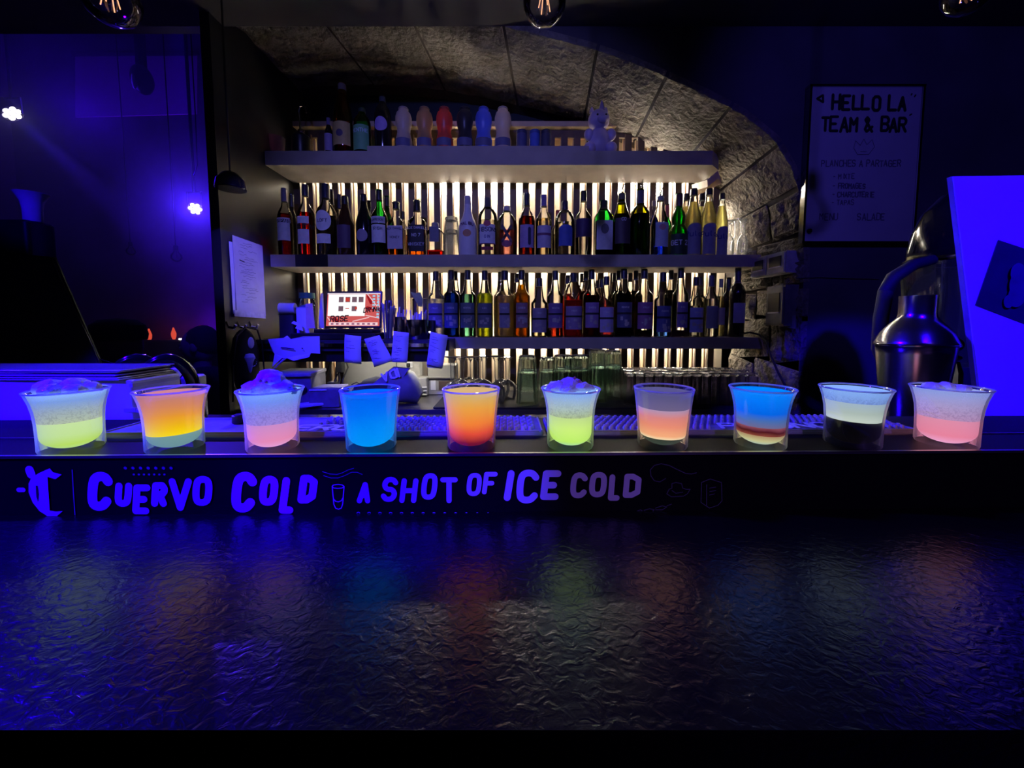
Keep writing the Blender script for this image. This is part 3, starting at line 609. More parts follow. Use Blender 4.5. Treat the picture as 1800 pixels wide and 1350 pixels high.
# lowest shelf: syrups
SY = dict(group='syrup bottles on the lowest shelf')
def B(px, ty, w, shape, label, **k): return bottle(px, ty, w, Z3, k.pop('Y', YA), shape, label, **k, **SY)
CAP = (NAVY, .14)
R_ = [(800,477,'dark blue'),(880,478,'peach'),(909,481,'orange'),(998,484,'red'),(1030,477,'orange red'),(1024,481,'amber'),(1058,491,'pinkish'),(1051,493,'pale pink'),(1088,476,'black'),(1081,480,'dark'),(1118,476,'dark red'),(1108,480,'wine red'),(1180,475,'dark'),(1231,487,'clear')]
near = {800:'blue syrup',880:'peach syrup',909:'orange syrup',998:'red round shouldered bottle',1030:'orange red syrup',1024:'orange red one',1058:'violet labelled pink syrup',1051:'violet labelled pink one, further left',1088:'black syrup',1081:'black one, further left',1118:'black syrup, on its wall lamp side',1108:'black syrup, between two necks',1180:'navy syrup',1231:'blue labelled bottle'}
RL = {800:L_NAVY,880:L_PEACH,909:L_ORANGE,998:L_GREN,1030:L_ORRED,1024:L_ORRED,1058:L_CHER,1051:L_CHER,1088:L_DARK,1081:L_DARK,1118:L_BROWN,1108:L_BROWN,1180:L_DARK,1231:L_CLEAR}
for px, ty, c in R_:
    B(px, ty, 25, 'syrup', c+' syrup bottle half hidden behind the '+near[px], Y=(YT if px in (1024, 1051, 1081, 1108) else YR), liq=RL[px], lv=.70, cap=CAP)
LB = (.22,.20,.28)
B(766,477,29,'syrup','milky syrup bottle first in the row beside the straw tins',liq=L_MILK,lv=.58,cap=CAP,lab=(LB,.14,.51,1.0),art=1)
B(793,475,28,'syrup','blue syrup bottle second in the row',liq=L_NAVY,lv=.66,cap=CAP,lab=((.10,.13,.30),.14,.51,1.0),art=2)
B(822,475,29,'syrup','teal green syrup bottle third in the row',liq=L_TEAL,lv=.64,cap=CAP,lab=((.16,.20,.26),.14,.51,1.0),art=4)
B(852,476,29,'syrup','lime yellow syrup bottle fourth in the row',liq=L_LIME,lv=.66,cap=CAP,lab=((.16,.17,.24),.14,.51,1.0),art=3)
B(887,476,34,'syrup','peach coloured syrup bottle between lime and orange',liq=L_PEACH,lv=.62,cap=CAP,lab=((.30,.27,.36),.14,.51,.55),art=1)
B(917,475,30,'syrup','bright orange syrup bottle with fruit label',liq=L_ORANGE,lv=.78,cap=CAP,lab=((.32,.18,.22),.14,.51,.75),art=2)
B(948,489,29,'syrlow','almost empty clear syrup bottle, shorter, after the orange one',liq=L_PALE,lv=.11,cap=CAP,lab=((.34,.28,.40),.08,.49,1.0),art=3)
B(976,476,29,'syrup','brown syrup bottle with violet label after the almost empty one',liq=L_BROWN,lv=.46,cap=CAP,lab=((.22,.14,.36),.14,.51,1.0),art=4)
B(1008,480,34,'round','red round shouldered bottle in the middle of the row',liq=L_GREN,lv=.58,cap=CAP,lab=((.30,.22,.40),.12,.48,1.0),art=1)
B(1040,474,30,'syrup','orange red syrup bottle with violet label',liq=L_ORRED,lv=.62,cap=CAP,lab=((.30,.18,.42),.14,.51,.9),art=2)
B(1066,486,29,'syrlow','pink syrup bottle, shorter, with bright violet label',liq=L_CHER,lv=.50,cap=CAP,lab=((.42,.36,.62),.08,.49,1.0),art=3)
B(1097,473,32,'syrup','black syrup bottle with a dark label',liq=L_DARK,lv=.64,cap=CAP,lab=((.08,.08,.20),.14,.51,1.0),art=4)
B(1133,473,33,'syrup','nearly empty syrup bottle with magenta violet label',liq=L_DARK,lv=.10,cap=CAP,lab=((.30,.12,.30),.12,.51,1.0),art=1)
B(1166,479,31,'syrlow','navy syrup bottle with dark blue label',liq=L_NAVY,lv=.48,cap=CAP,lab=((.10,.10,.30),.08,.48,1.0),art=2)
B(1197,472,31,'syrup','nearly empty dark syrup bottle with a narrow violet label',liq=L_DARK,lv=.10,cap=CAP,lab=((.22,.14,.40),.14,.51,.7),art=3)
B(1224,487,29,'syrlow','clear syrup bottle with vivid blue lit label',liq=L_CLEAR,lv=.52,cap=CAP,lab=((.35,.36,.72),.08,.49,1.1),art=4)
B(1251,484,28,'spirit','clear unlabelled looking spirit bottle with pale grey label near the shelf end',liq=L_CLEAR,lv=.62,cap=((.12,.12,.20),.18),lab=((.30,.29,.36),.14,.50,1.0))
B(1268,490,20,'spirit','narrow pale green bottle with red printed label near the shelf end',Y=YR,liq=L_PALE,lv=.7,cap=((.2,.2,.3),.15),lab=((.6,.5,.4),.20,.50,1.0))
B(1281,488,26,'wine','dark wine bottle half hidden at the shelf end',Y=YR,glass='op:black_bottle',cap=(BK,.18))
B(1298,468,31,'wine','black wine bottle with square blue lit label, last in the row',glass='op:black_bottle',cap=((.05,.05,.10),.24),lab=((.45,.42,.62),.20,.48,.9))
# top shelf
def T(px, ty, w, shape, label, **k): return bottle(px, ty, w, k.pop('bz', Z1), k.pop('Y', YA), shape, label, **k)
T(601,147,37,'champ','tall dark bottle with gold label on the top shelf',glass='a',liq=L_RUM,lv=.4,cap=((.16,.15,.18),.10),lab=((.55,.42,.14),.10,.42,1.1),oval=((.08,.06,.12),.26,.05,.35),txt=None)
T(636,190,32,'round','green bottle with green label on the top shelf',glass='g',liq=L_DKG,lv=.5,cap=((.03,.06,.04),.1),lab=((.15,.45,.20),.06,.58,1.1),txt=('MENTHE',.46,.07,(.5,.7,.7)))
T(577,207,16,'slim','narrow little bottle with violet labels on the top shelf',glass='op:black_bottle',cap=((.18,.15,.3),.2),lab=((.35,.28,.5),.1,.55,1.2))
T(672,170,31,'round','dark round bottle with violet round label on the top shelf',glass='op:black_bottle',cap=((.05,.06,.07),.1),oval=((.40,.28,.60),.48,.12,.8))
SQ = [(709,(.60,.52,.48),'beige'),(746,(.50,.32,.16),'amber brown'),(781,(.62,.12,.08),'red'),(817,(.06,.055,.06),'black'),(850,(.16,.22,.80),'blue'),(884,(.74,.64,.54),'cream')]
for px, c, nm in SQ:
    mt = nm.replace(' ', '_')+'_sauce'
    m, n, o = nt(mt); t_ = N(n, 'ShaderNodeBsdfTranslucent'); t_.inputs[0].default_value = rgba(c); p_ = N(n, 'ShaderNodeBsdfPrincipled'); p_.inputs['Base Color'].default_value = rgba(c); p_.inputs['Roughness'].default_value = .35
    no = N(n, 'ShaderNodeTexNoise'); no.inputs['Scale'].default_value = 30
    mx = N(n, 'ShaderNodeMixShader'); mx.inputs[0].default_value = .6; n.links.new(t_.outputs[0], mx.inputs[1]); n.links.new(p_.outputs[0], mx.inputs[2]); n.links.new(mx.outputs[0], o.inputs[0]); MC[mt] = m
    bottle(px, 190, 30, Z1+0.022, 1.705, 'squeeze', nm+' plastic squeeze sauce bottle standing cap down on the raised board', glass='op:'+mt, cap=(tuple(v*.6 for v in c), .045), name='squeeze_bottle', group='squeeze sauce bottles on the top shelf', lab=((.14,.14,.26),.06,.24,1.0))
def can(px, ty, w, bz, Y, col, label, group, name='small_jar'):
    p = W(px, ty, Y); h = p.z-bz; r = w/2*PM(px, ty, Y); t = thing(name, label, 'jar', (p.x, Y, bz), 0, group)
    part('body', MB().lathe([(0,0),(r*.94,0),(r,h*.06),(r,h*.80),(r*.95,h*.84)], 16, caps=False), lmat(col), t)
    part('lid', MB().lathe([(r*.95,h*.82),(r*1.0,h*.84),(r*1.0,h*.97),(r*.9,h),(0,h)], 16, caps=False), lmat(tuple(c*.6 for c in col)), t)
can(917,230,18,Z1+.022,1.72,(.10,.10,.22),'dark little jar beside the cream squeeze bottle','small jars on the top shelf')
can(940,230,18,Z1+.022,1.72,(.08,.14,.55),'blue little jar between two dark ones','small jars on the top shelf')
can(960,230,18,Z1+.022,1.72,(.06,.06,.10),'dark little jar nearest the figurine','small jars on the top shelf')
# dark pot with chrome spout, pink tumbler
p = W(530, 268, 1.72); t = thing('syrup_pump', 'chrome curved pump with a ball tip on a black pot, top shelf left', 'pump', (p.x, 1.72, Z1))
part('pot', MB().lathe([(0,0),(.036,0),(.038,.004),(.038,.085),(.030,.095),(.012,.098),(0,.098)], 18), M_BLACK, t)
part('spout', MB().tube([(0,0,.098),(-.002,0,.15),(-.006,0,.19),(-.002,0,.215),(.010,0,.222),(.022,0,.212),(.028,0,.190)], [.005,.004,.004,.0045,.005,.005,.004], 8), M_CHROME, t)
part('ball', MB().ball((.008,-.01,.105), .014), M_CHROME, t)
p = W(486, 268, 1.72); t = thing('drinking_glass', 'dim pinkish tumbler at the left end of the top shelf', 'glass', (p.x, 1.72, Z1))
part('bowl', MB().lathe([(0,.004),(.026,0),(.030,.01),(.036,.085),(.034,.085),(.028,.012),(0,.01)], 18, caps=False), thin_glass('pink_glass', (.8,.5,.7), (.3,.12,.25), 1.0, .12), t)
# unicorn figurine
u = W(1053, 268, 1.71); t = thing('unicorn_figurine', 'plump seated unicorn figurine with horn on the top shelf', 'figurine', (u.x, 1.71, Z1))
MU = pm('violet_vinyl', (.48,.40,.62), .4, var=.03)
part('body', MB().ball((0,0,.062), .048, 18, 12, (1,.85,1.25)), MU, t)
part('head', MB().ball((-.004,-.004,.150), .046, 18, 12, (1,.92,.95)), MU, t)
part('muzzle', MB().ball((.004,-.042,.138), .022, 12, 8, (1.1,.7,.75)), MU, t)
part('horn', MB().lathe([(0,0),(.013,0),(.010,.015),(.0055,.03),(0,.048)], 12, (.006,-.012,.188)), MU, t)
for sx in (-1, 1):
    part('ear', MB().lathe([(0,0),(.011,0),(.008,.014),(0,.028)], 10, (sx*.030-.004,0,.183)), MU, t)
    part('arm', MB().ball((sx*.048,-.014,.086), .021, 12, 8, (1,.9,1.2)), MU, t)
    part('leg', MB().ball((sx*.046,-.022,.026), .026, 12, 8, (1,1.2,1)), MU, t)
    part('eye', MB().ball((sx*.018,-.044,.155), .0045, 8, 6), M_INK, t)
# upturned stemmed glasses at the arch end of the middle shelf
def wine_mesh(hb, rb, hs, rf, name):
    # upturned: rim on the shelf, foot up
    t = MB().lathe([(rb*.80,0),(rb,hb*.35),(rb*.97,hb*.6),(rb*.70,hb*.86),(rb*.25,hb*.98),(.004,hb+.004),(.0035,hb+hs*.5),(.0035,hb+hs*.85),(.008,hb+hs*.94),(rf,hb+hs-.001),(rf,hb+hs),(0,hb+hs+.001)], 20, caps=False)
    return t
M_WINE = thin_glass('stemware_glass', (.93,.94,.93), (.22,.22,.24), 2.0, 0.02, 0.12)
M_FLUTE = thin_glass('bright_stemware_glass', (.93,.93,.92), (.45,.44,.42), 1.5, .10)
def stem(px, ty, bz, Y, wb, label, group, mat, frac=.5):
    p = W(px, ty, Y); h = p.z-bz; k = PM(px, ty, Y); rb = wb/2*k
    t = thing('wine_glass', label, 'glass', (p.x, Y, bz), 0, group); hb = h*frac
    part('bowl', MB().lathe([(rb*.78,0),(rb*.95,hb*.25),(rb,hb*.5),(rb*.92,hb*.72),(rb*.62,hb*.90),(rb*.25,hb*.985),(.006,hb)], 20, caps=False), mat, t)
    part('stem', MB().lathe([(.006,hb),(.0085,hb+(h-hb)*.14),(.0088,hb+(h-hb)*.5),(.0092,hb+(h-hb)*.8),(.016,h*.965)], 14, caps=False), mat, t)
    rf = rb*.92
    part('foot', MB().lathe([(.016,h*.965),(rf*.6,h*.985),(rf,h*.995),(rf,h),(0,h*1.0)], 20, caps=False), mat, t)
    return t
for i, (px, ty, Y) in enumerate(((1283,388,1.73),(1296,386,1.80),(1307,386,1.72),(1320,387,1.78))):
    stem(px, ty, Z2, Y, 17, ['first','second','third','last'][i]+' upturned stem glass from the lemon bottles, middle shelf end', 'upturned glasses at the end of the middle shelf', M_FLUTE, .62)
# stacked crystal tumblers on the middle shelf
M_CRYS = thin_glass('cut_crystal', (.93,.94,.92), (.35,.36,.34), 1.6, .08)
def facet(a, z): return .05*math.cos(a*8)
for i, (z0, l) in enumerate(((0,'lower cut crystal tumbler upturned beside the coconut rum bottle'),(.055,'upper cut crystal tumbler stacked beside the coconut rum bottle'))):
    p = W(794, 440, YA); t = thing('crystal_tumbler', l, 'glass', (p.x, YA, Z2+z0), 0, 'stacked crystal tumblers')
    part('bowl', MB().lathe([(.036-i*.002,0),(.034,.03),(.030,.075),(.027,.098),(0,.098)], 24, caps=False, wob=facet), M_CRYS, t)
    part('base', MB().lathe([(0,.098),(.026,.098),(.028,.104),(.026,.112),(0,.112)], 16, caps=False), M_CRYS, t)
# ------------------------------------------------------------------ till platform on the left of the lowest shelf
YP = 1.50; ZP = Z3-0.004
xr = W(790, 597, YP).x
t = thing('till_counter', 'dark till platform holding the laptop, under the middle shelf', 'shelf')
part('board', MB().box(((-1.036+xr)/2, (YP+1.66)/2, ZP-0.022), (xr+1.036, 1.66-YP, 0.044)), M_DARKP, t, smooth=False)
part('ticket_rail', MB().box(((-1.036+xr)/2-0.004, YP-0.006, ZP-0.020), (xr+1.02, 0.012, 0.014)), M_CHROME, t, smooth=False)
part('apron', MB().box(((-1.036+xr)/2-.02, YP+0.03, ZP-0.066), (xr+0.98, 0.02, 0.044)), M_BLACK, t, smooth=False)
# laptop
p = W(616, 576, 1.60)
t = thing('laptop', 'open laptop with bright screen on the till platform', 'laptop', (p.x, 1.605, ZP+.026), math.radians(-3))
lw, lh = 0.246, 0.158
part('base', MB().rbox((0, -0.025, 0.008), (lw, 0.09, 0.014), 0.006), M_BLACK, t)
part('keyboard', MB().box((0, -0.03, 0.0158), (lw*.86, 0.07, 0.001)), M_RUBBER, t)
tilt = Matrix.Rotation(math.radians(-9), 3, 'X')
lid = part('lid', MB().rbox((0, 0, 0), (lw, 0.008, lh), 0.0035), M_BLACK, t, loc=(0, 0.03, 0.018+lh/2), rot=(math.radians(-9), 0, 0))
def scr(name, x0, y0, x1, y1, col, st, d):
    # rectangle on the screen in 0..1 screen units
    w_, h_ = lw*.94, lh*.90; m = MB()
    m.add([((x-.5)*w_, -0.0042-d, (.5-y)*h_) for x, y in ((x0,y1),(x1,y1),(x1,y0),(x0,y0))], [(0,1,2,3)])
    return part(name, m, em('screen_%d_%d_%d_%d' % (int(col[0]*100), int(col[1]*100), int(col[2]*100), int(st*100)), col, st), lid, smooth=False)
scr('screen', 0, 0, 1, 1, (1, .16, .16), .62, 0)
m = MB(); w_, h_ = lw*.94, lh*.90
def sq_(m, x0, y0, x1, y1, d): m.add([((x-.5)*w_, -0.0042-d, (.5-y)*h_) for x, y in ((x0,y1),(x1,y1),(x1,y0),(x0,y0))], [(0,1,2,3)])
scr('screen_window', .02, .04, .72, .70, (1,1,1), 1.05, .0002)
scr('screen_menu_bar', 0, 0, 1, .035, (.9,.75,.85), .8, .0003)
scr('screen_dock', .05, .89, .97, .985, (1,.72,.78), .9, .0003)
m = MB(); 
for i in range(4): sq_(m, .22+i*.125, .12, .31+i*.125, .28, .0004)
for i in (0, 2): sq_(m, .22+i*.125, .40, .31+i*.125, .55, .0004)
part('screen_pictures', m, em('screen_dark_pictures', (.28,.16,.22), .6), lid, smooth=False)
m = MB(); sq_(m, .345, .14, .425, .26, .0005); sq_(m, .35, .46, .42, .48, .0005); sq_(m, .53, .42, .57, .5, .0005)
part('screen_red_picture', m, em('screen_red', (.9,.08,.06), .6), lid, smooth=False)
m = MB()
for i in range(8): sq_(m, .94-.0*i, .07+i*.09, .985, .13+i*.09, .0004)
for i in range(5): sq_(m, .855, .07+i*.09, .905, .12+i*.09, .0004)
part('screen_icons', m, em('screen_icon_blue', (.45,.75,1), .8), lid, smooth=False)
m = MB()
for i in range(9): sq_(m, .09+i*.098, .91, .14+i*.098, .965, .0006)
part('screen_dock_icons', m, em('screen_dock_icon', (.55,.20,.35), .6), lid, smooth=False)
m = MB(); m.strokes([[(w_*.25,h_*.48),(w_*.44,h_*.1)],[(w_*.44,h_*.46),(w_*.49,h_*.05)],[(w_*.24,-h_*.18),(w_*.49,-h_*.26)],[(-w_*.48,-h_*.24),(-w_*.40,-h_*.40)],[(0,-h_*.36),(w_*.3,-h_*.24)]], h_*.03, (1,0,0), (0,0,1), (0,-.00435,0), 5); part('screen_stripes', m, em('screen_pink_white', (1,.62,.66), .85), lid, smooth=False)
m = MB(); m.strokes([[(w_*.27,h_*.40),(w_*.33,h_*.2)],[(w_*.26,h_*.05),(w_*.36,h_*.02)],[(-w_*.35,-h_*.28),(-w_*.28,-h_*.36)]], h_*.09, (1,0,0), (0,0,1), (0,-.0043,0), 6); part('screen_dark_red', m, em('screen_deep_red', (.45,.01,.02), .7), lid, smooth=False)
ps, L = text_polys('DRINK', h_*.13, jit=.05); m = MB(); m.strokes(ps, h_*.03, (1,0,.10), (.12,0,1), (w_*.20, -0.0048, -h_*.10), 5)
part('screen_lettering', m, em('screen_black', (.06,.02,.05), .4), lid, smooth=False)
ps, L = text_polys('ROSE', h_*.16, jit=.05); m = MB(); m.strokes(ps, h_*.035, (1,0,.05), (.12,0,1), (-w_*.42, -0.0044, -h_*.375), 5)
part('screen_lettering', m, em('screen_black', (.06,.02,.05), .4), lid, smooth=False)
# clutter by the laptop
def boxthing(name, px0, py0, px1, py1, Y, d, mat, label, cat, rz=0, z=None, extra=None):
    a = W(px0, py1, Y); b = W(px1, py0, Y); zb = a.z if z is None else z
    t = thing(name, label, cat, ((a.x+b.x)/2, Y+d/2, zb), rz)
    part('body', MB().rbox((0, 0, (b.z-zb)/2), (b.x-a.x, d, b.z-zb), min(.006, d*.3)), mat, t)
    return t, b.x-a.x, b.z-zb
def folded(o, w, h, d, mat): part('lid', MB().box((0, 0, h+.0015), (w*1.03, d*1.03, .003)), mat, o)
o, w_, h_ = boxthing('carton', 490, 553, 513, 586, 1.54, .05, M_DARKP, 'dark carton at the left end of the till platform', 'box', .1, ZP); folded(o, w_, h_, .05, M_BLACK)
p = W(506, 552, 1.565); t = thing('paper_roll', 'pale till roll lying on the dark carton', 'paper roll', (p.x, 1.565, p.z+.001))
part('roll', MB().lathe([(.006,-.03),(.021,-.03),(.022,-.028),(.022,.028),(.021,.03),(.006,.03)], 20), M_WHITE, t, loc=(0,0,.022), rot=(0,PI/2,0.15))
part('core', MB().lathe([(.006,-.031),(.0065,-.031),(.0065,.031),(.006,.031)], 12), M_PINE, t, loc=(0,0,.022), rot=(0,PI/2,.15))
o, w_, h_ = boxthing('carton', 521, 541, 541, 586, 1.55, .045, M_WHITE, 'white carton lit blue beside the folded leaflet', 'box', 0, ZP); folded(o, w_, h_, .045, M_PAPERG)
p = W(536, 541, 1.62); r = 14*PM(536, 541, 1.62); t = thing('sweet_jar', 'glass jar with blue contents behind the white carton', 'jar', (p.x, 1.64, ZP))
hh = W(536, 515, 1.64).z-ZP
part('glass', MB().lathe([(0,.001),(r,.002),(r,hh*.82),(r*.85,hh*.88)], 18, caps=False), M_GLASS, t)
part('contents', MB().lathe([(0,.003),(r*.95,.004),(r*.95,hh*.72),(0,hh*.76)], 18), pm('blue_sweets', (.10,.18,.55), .6, scale=120, var=.3), t)
part('lid', MB().lathe([(0,hh),(r*.9,hh),(r*.92,hh*.88),(0,hh*.87)], 18), pm('green_lid', (.04,.20,.16), .5), t)
def leaf(name, pts, Y0, Y1, mat, label, cat, group=None, th=.0012):
    q = [W(px, py, Y) for px, py, Y in pts]; c = sum(q, Vector())/len(q)
    o = link(name, MB().prism([v-c for v in q], (0, th, 0)).mesh(name), mat, None, c, False); return tag(o, label, cat, group)
leaf('leaflet', [(538,577,1.53),(554,577,1.55),(549,533,1.57),(537,534,1.55)], 0, 0, pm('pink_paper', (.75,.50,.48), .8, var=.03), 'pinkish folded leaflet standing left of the laptop', 'leaflet')
leaf('paper_sheet', [(559,577,1.60),(570,577,1.61),(568,516,1.63),(564,515,1.62)], 0, 0, M_PAPERG, 'tall pale sheet leaning against the laptop lid', 'paper')
leaf('business_card', [(512,568,1.535),(530,576,1.52),(531,571,1.53),(516,564,1.55)], 0, 0, M_WHITE, 'small white card on the till platform edge, upper of two', 'card')
leaf('business_card', [(519,577,1.515),(533,582,1.51),(531,575,1.52),(521,573,1.53)], 0, 0, M_WHITE, 'small white card on the till platform edge, lower of two', 'card')
t = thing('cash_drawer', 'flat black cash drawer the laptop stands on', 'drawer', (W(598,580,1.58).x, 1.585, ZP))
part('case', MB().rbox((0,0,.013), (.34,.15,.026), .006), M_RUBBER, t); part('front', MB().box((0,-.076,.013), (.32,.004,.018)), M_BLACK, t)
# bag of wrapped straws, tins, lime box, card reader
p = W(681, 592, 1.63); t = thing('straw_bag', 'bunch of dark wrapped straws behind the laptop edge', 'straws', (p.x, 1.63, ZP))
rnd = random.Random(3)
for i in range(14):
    a = rnd.uniform(-.026,.026); b = rnd.uniform(-.012,.012)
    part('straw', MB().tube([(a*.7,b,0.001),(a*1.3+rnd.uniform(-.006,.006),b,rnd.uniform(.13,.165))], .0034, 6), [M_PAPERG, pm('violet_wrapper', (.16,.11,.22), .5), M_BLACK][i % 3], t)
part('bag', MB().lathe([(.036,.001),(.038,.01),(.036,.10),(.040,.13)], 14, caps=False, dy=.6, wob=lambda a,z: .06*math.sin(5*a+z*60)), thin_glass('cellophane', (.85,.84,.88), (.5,.48,.55), 1.2, .12), t)
for px, pt, w, Y, lb, n_ in ((703,557,22,1.61,'narrow steel tin of straws beside the straw bag',5),(733,562,44,1.585,'wide steel tin packed with white straws',18)):
    p = W(px, 590, Y); r = w/2*PM(px, 590, Y); hh = W(px, pt, Y).z-ZP
    t = thing('straw_tin', lb, 'tin', (p.x, Y, ZP), 0, 'steel straw tins')
    part('tin', MB().lathe([(0,.001),(r*.92,.001),(r*.94,.004),(r,hh),(r*.95,hh),(r*.88,.006),(0,.006)], 24, caps=False), M_STEEL, t)
    for i in range(n_):
        a = rnd.uniform(-.7,.7)*r; b = rnd.uniform(-.55,.55)*r
        part('straw', MB().tube([(a*.8,b*.8,.01),(a+rnd.uniform(-.004,.016),b,hh+rnd.uniform(.015,.042))], .0027, 6), [M_WHITE, M_PAPERG, pm('cream_straw', (.7,.62,.52), .6)][i % 3], t)
p = W(738, 556, 1.69); r = .034; hh = W(738, 524, 1.69).z-ZP
t = thing('garnish_box', 'clear box with a lime green leaf garnish behind the tins', 'box', (p.x, 1.69, ZP))
part('box', MB().lathe([(0,.002),(r,.002),(r*1.05,hh),(r*1.12,hh+.002)], 24, caps=False, sq=6), M_GLASS, t)
part('leaf', MB().prism([(-.040,0,hh+.028),(-.018,.0,hh+.022),(.004,0,hh+.026),(.014,.004,hh-.004),(.010,.006,hh-.038),(-.006,.004,hh-.036)], (0,.004,0)), pm('lime_leaf', (.50,.66,.12), .5, scale=60), t)
o, w_, h_ = boxthing('card_reader', 745, 563, 764, 593, 1.60, .03, M_BLACK, 'black card reader with a small white light beside the syrup row', 'card reader', 0, ZP)
part('light', MB().ball((.004,-.017,.028), .004, 10, 6), em('white_indicator', (1,.97,.95), 3), o)
part('keypad', MB().box((0,-.0165,h_*.45), (w_*.7,.002,h_*.35)), M_RUBBER, o)
# tickets on the rail
def ticket(pts, Y, label, mat=M_WHITE, marks=0, seed=1, name='order_ticket'):
    # pts: TL TR BR BL in pixels; bent sheet
    n = 6; vs = []; fs = []
    TL, TR, BR, BL = [W(a, b, Y) for a, b in pts]; c = (TL+TR+BR+BL)/4; rd = random.Random(seed)
    for i in range(n+1):
        v = i/n
        for j in range(3):
            u = j/2; q = TL*(1-u)*(1-v)+TR*u*(1-v)+BR*u*v+BL*(1-u)*v-c
            vs.append(q+Vector((0, -.006*math.sin(v*2.6+seed)-(.004 if j == 1 else 0), 0)))
    for i in range(n):
        for j in range(2): a = i*3+j; fs.append((a, a+3, a+4, a+1))
    m = MB(); m.add(vs, fs); o = link(name, m.mesh(name), mat, None, c); tag(o, label, 'ticket', 'order tickets hanging from the till rail')
    sm = o.modifiers.new('thick', 'SOLIDIFY'); sm.thickness = .0005
    ex = (TR-TL).normalized(); ez = (TL-BL).normalized(); w = (TR-TL).length; h = (TL-BL).length
    if marks:
        for part_i in range(marks):
            m = MB(); pol = []
            for k in range(6):
                x = rd.uniform(-.38,-.1)*w; y = rd.uniform(-.42,.42)*h; pl = [(x, y)]
                for q in range(5): x += rd.uniform(.02,.09)*w; y += rd.uniform(-.012,.012)*h; pl.append((x, y))
                pol.append(pl)
            m.strokes(pol, .0011, ex, ez, (0, -.0150, 0), 4); part('handwriting', m, M_INKB, o)
    return o
ticket([(607,588),(636,591),(635,640),(605,637)], 1.478, 'blank blue lit order ticket, first on the rail from the laptop side', marks=1, seed=1)
ticket([(641,596),(668,589),(690,634),(657,646)], 1.470, 'slanted order ticket with handwriting under the laptop corner', marks=2, seed=2)
ticket([(692,582),(719,585),(715,638),(686,636)], 1.474, 'upright order ticket with handwriting below the narrow tin', marks=2, seed=3)
ticket([(756,583),(787,590),(778,647),(750,640)], 1.476, 'last order ticket with handwriting at the end of the rail', marks=2, seed=4)
ticket([(754,625),(780,630),(777,648),(751,645)], 1.488, 'second sheet tucked under the last order ticket', M_PAPERG, 0, 5)
# crumpled papers pinned to the platform's left half
m = MB(); pts = [(472,596),(500,594),(505,590),(512,596),(535,591),(562,591),(561,622),(545,621),(542,628),(517,634),(503,629),(497,629),(485,640),(480,645),(484,622),(477,618)]
q = [W(a, b, 1.47) for a, b in pts]; c = sum(q, Vector())/len(q); rd = random.Random(4)
m.prism([v-c+Vector((0, rd.uniform(-.008,.008), 0)) for v in q], (0, .002, 0))
o = tag(link('crumpled_paper', m.mesh('crumpled_paper'), M_WHITE, None, c, False), 'large torn white papers, lit blue, stuck on the till platform edge', 'paper')
m = MB(); m.strokes([[(-.030,.010),(-.012,.009),(.010,.006),(.018,.005)],[(.05,.008),(.052,.007)]], .004, (1,0,0), (0,0,1), (0,-.011,0), 6); part('ink_mark', m, M_INKB, o)
ticket([(497,630),(505,629),(488,646),(480,650)], 1.465, 'narrow paper strip hanging under the torn papers', M_PAPERG, 0, 6)
# ------------------------------------------------------------------ sheets and hanging bundle on the partition
def side_sheet(name, pts, label, mat, off=0.0, th=.0008):
    q = [WX(a, b, -1.037+off) for a, b in pts]; c = sum(q, Vector())/len(q)
    return tag(link(name, MB().prism([v-c for v in q], (th,0,0)).mesh(name), mat, None, c, False), label, 'paper'), c
side_sheet('rota_sheet', [(402,424),(410,426),(414,548),(410,552)], 'white sheet edge behind the handwritten rota on the partition', M_WHITE, .001)
sh, c = side_sheet('rota_sheet', [(408,413),(461,432),(467,556),(416,551)], 'handwritten pale rota sheet pinned on the dark partition', pm('rota_paper', (.62,.60,.66), .8, var=.03), .003)
m = MB(); rd = random.Random(9); pol = []
for i in range(26):
    y = .13-.009*i; x = rd.uniform(-.06,.0); pl = [(x, y)]
    for k in range(rd.randint(3, 9)): x += rd.uniform(.006,.014); pl.append((min(x,.07), y+rd.uniform(-.003,.003)))
    pol.append(pl)
m.strokes(pol, .0012, (0,1,0), (0,0,1), (.0016,0,0), 4); part('handwriting', m, pm('grey_ink', (.16,.15,.22), .8), sh)
m = MB(); m.strokes([[(-.055,.062),(-.045,.06),(-.03,.058)]], .004, (0,1,0), (0,0,1), (.0018,0,0), 6); part('heavy_stroke', m, M_INK, sh)
q = [WX(a, b, -1.037+.0055)-c for a, b in [(411,545),(466,552),(467,560),(412,556)]]
part('plastic_sleeve', MB().prism(q, (.0006,0,0)), pm('clear_plastic_edge', (.75,.75,.80), .2), sh, smooth=False)
# hooks with a black bundle, cord and blue tags
h0 = WX(432, 580, -1.0); t = thing('hanging_bundle', 'black apron bundle with cord and blue tags hanging from hooks on the partition', 'apron', h0)
part('cloth', MB().ball((0,-.01,-.12), .068, 18, 12, (.50,.95,1.8), .06, 5), M_CLOTH, t)
for i, dy in enumerate((-.075, -.02, .045)):
    part('hook', MB().tube([(-.018,dy,.03),(-.01,dy,.012),(.01,dy,.008),(.018,dy,.02)], .005, 6), M_CHROME, t)
part('cord', MB().tube([(.02,-.11,-.25),(.03,-.115,-.12),(.03,-.09,-.02),(.03,-.04,.012),(.03,.02,0),(.03,.045,-.06),(.03,.05,-.16)], .003, 6), M_RUBBER, t)
part('tag', MB().ball((.055,-.055,-.045), .016, 12, 8, (.3,1,1.3)), M_WHITE, t)
part('tag', MB().lathe([(0,-.05),(.004,-.045),(.010,-.01),(.017,.008),(.012,.02),(0,.022)], 12, (.055,-.065,-.105)), M_WHITE, t)
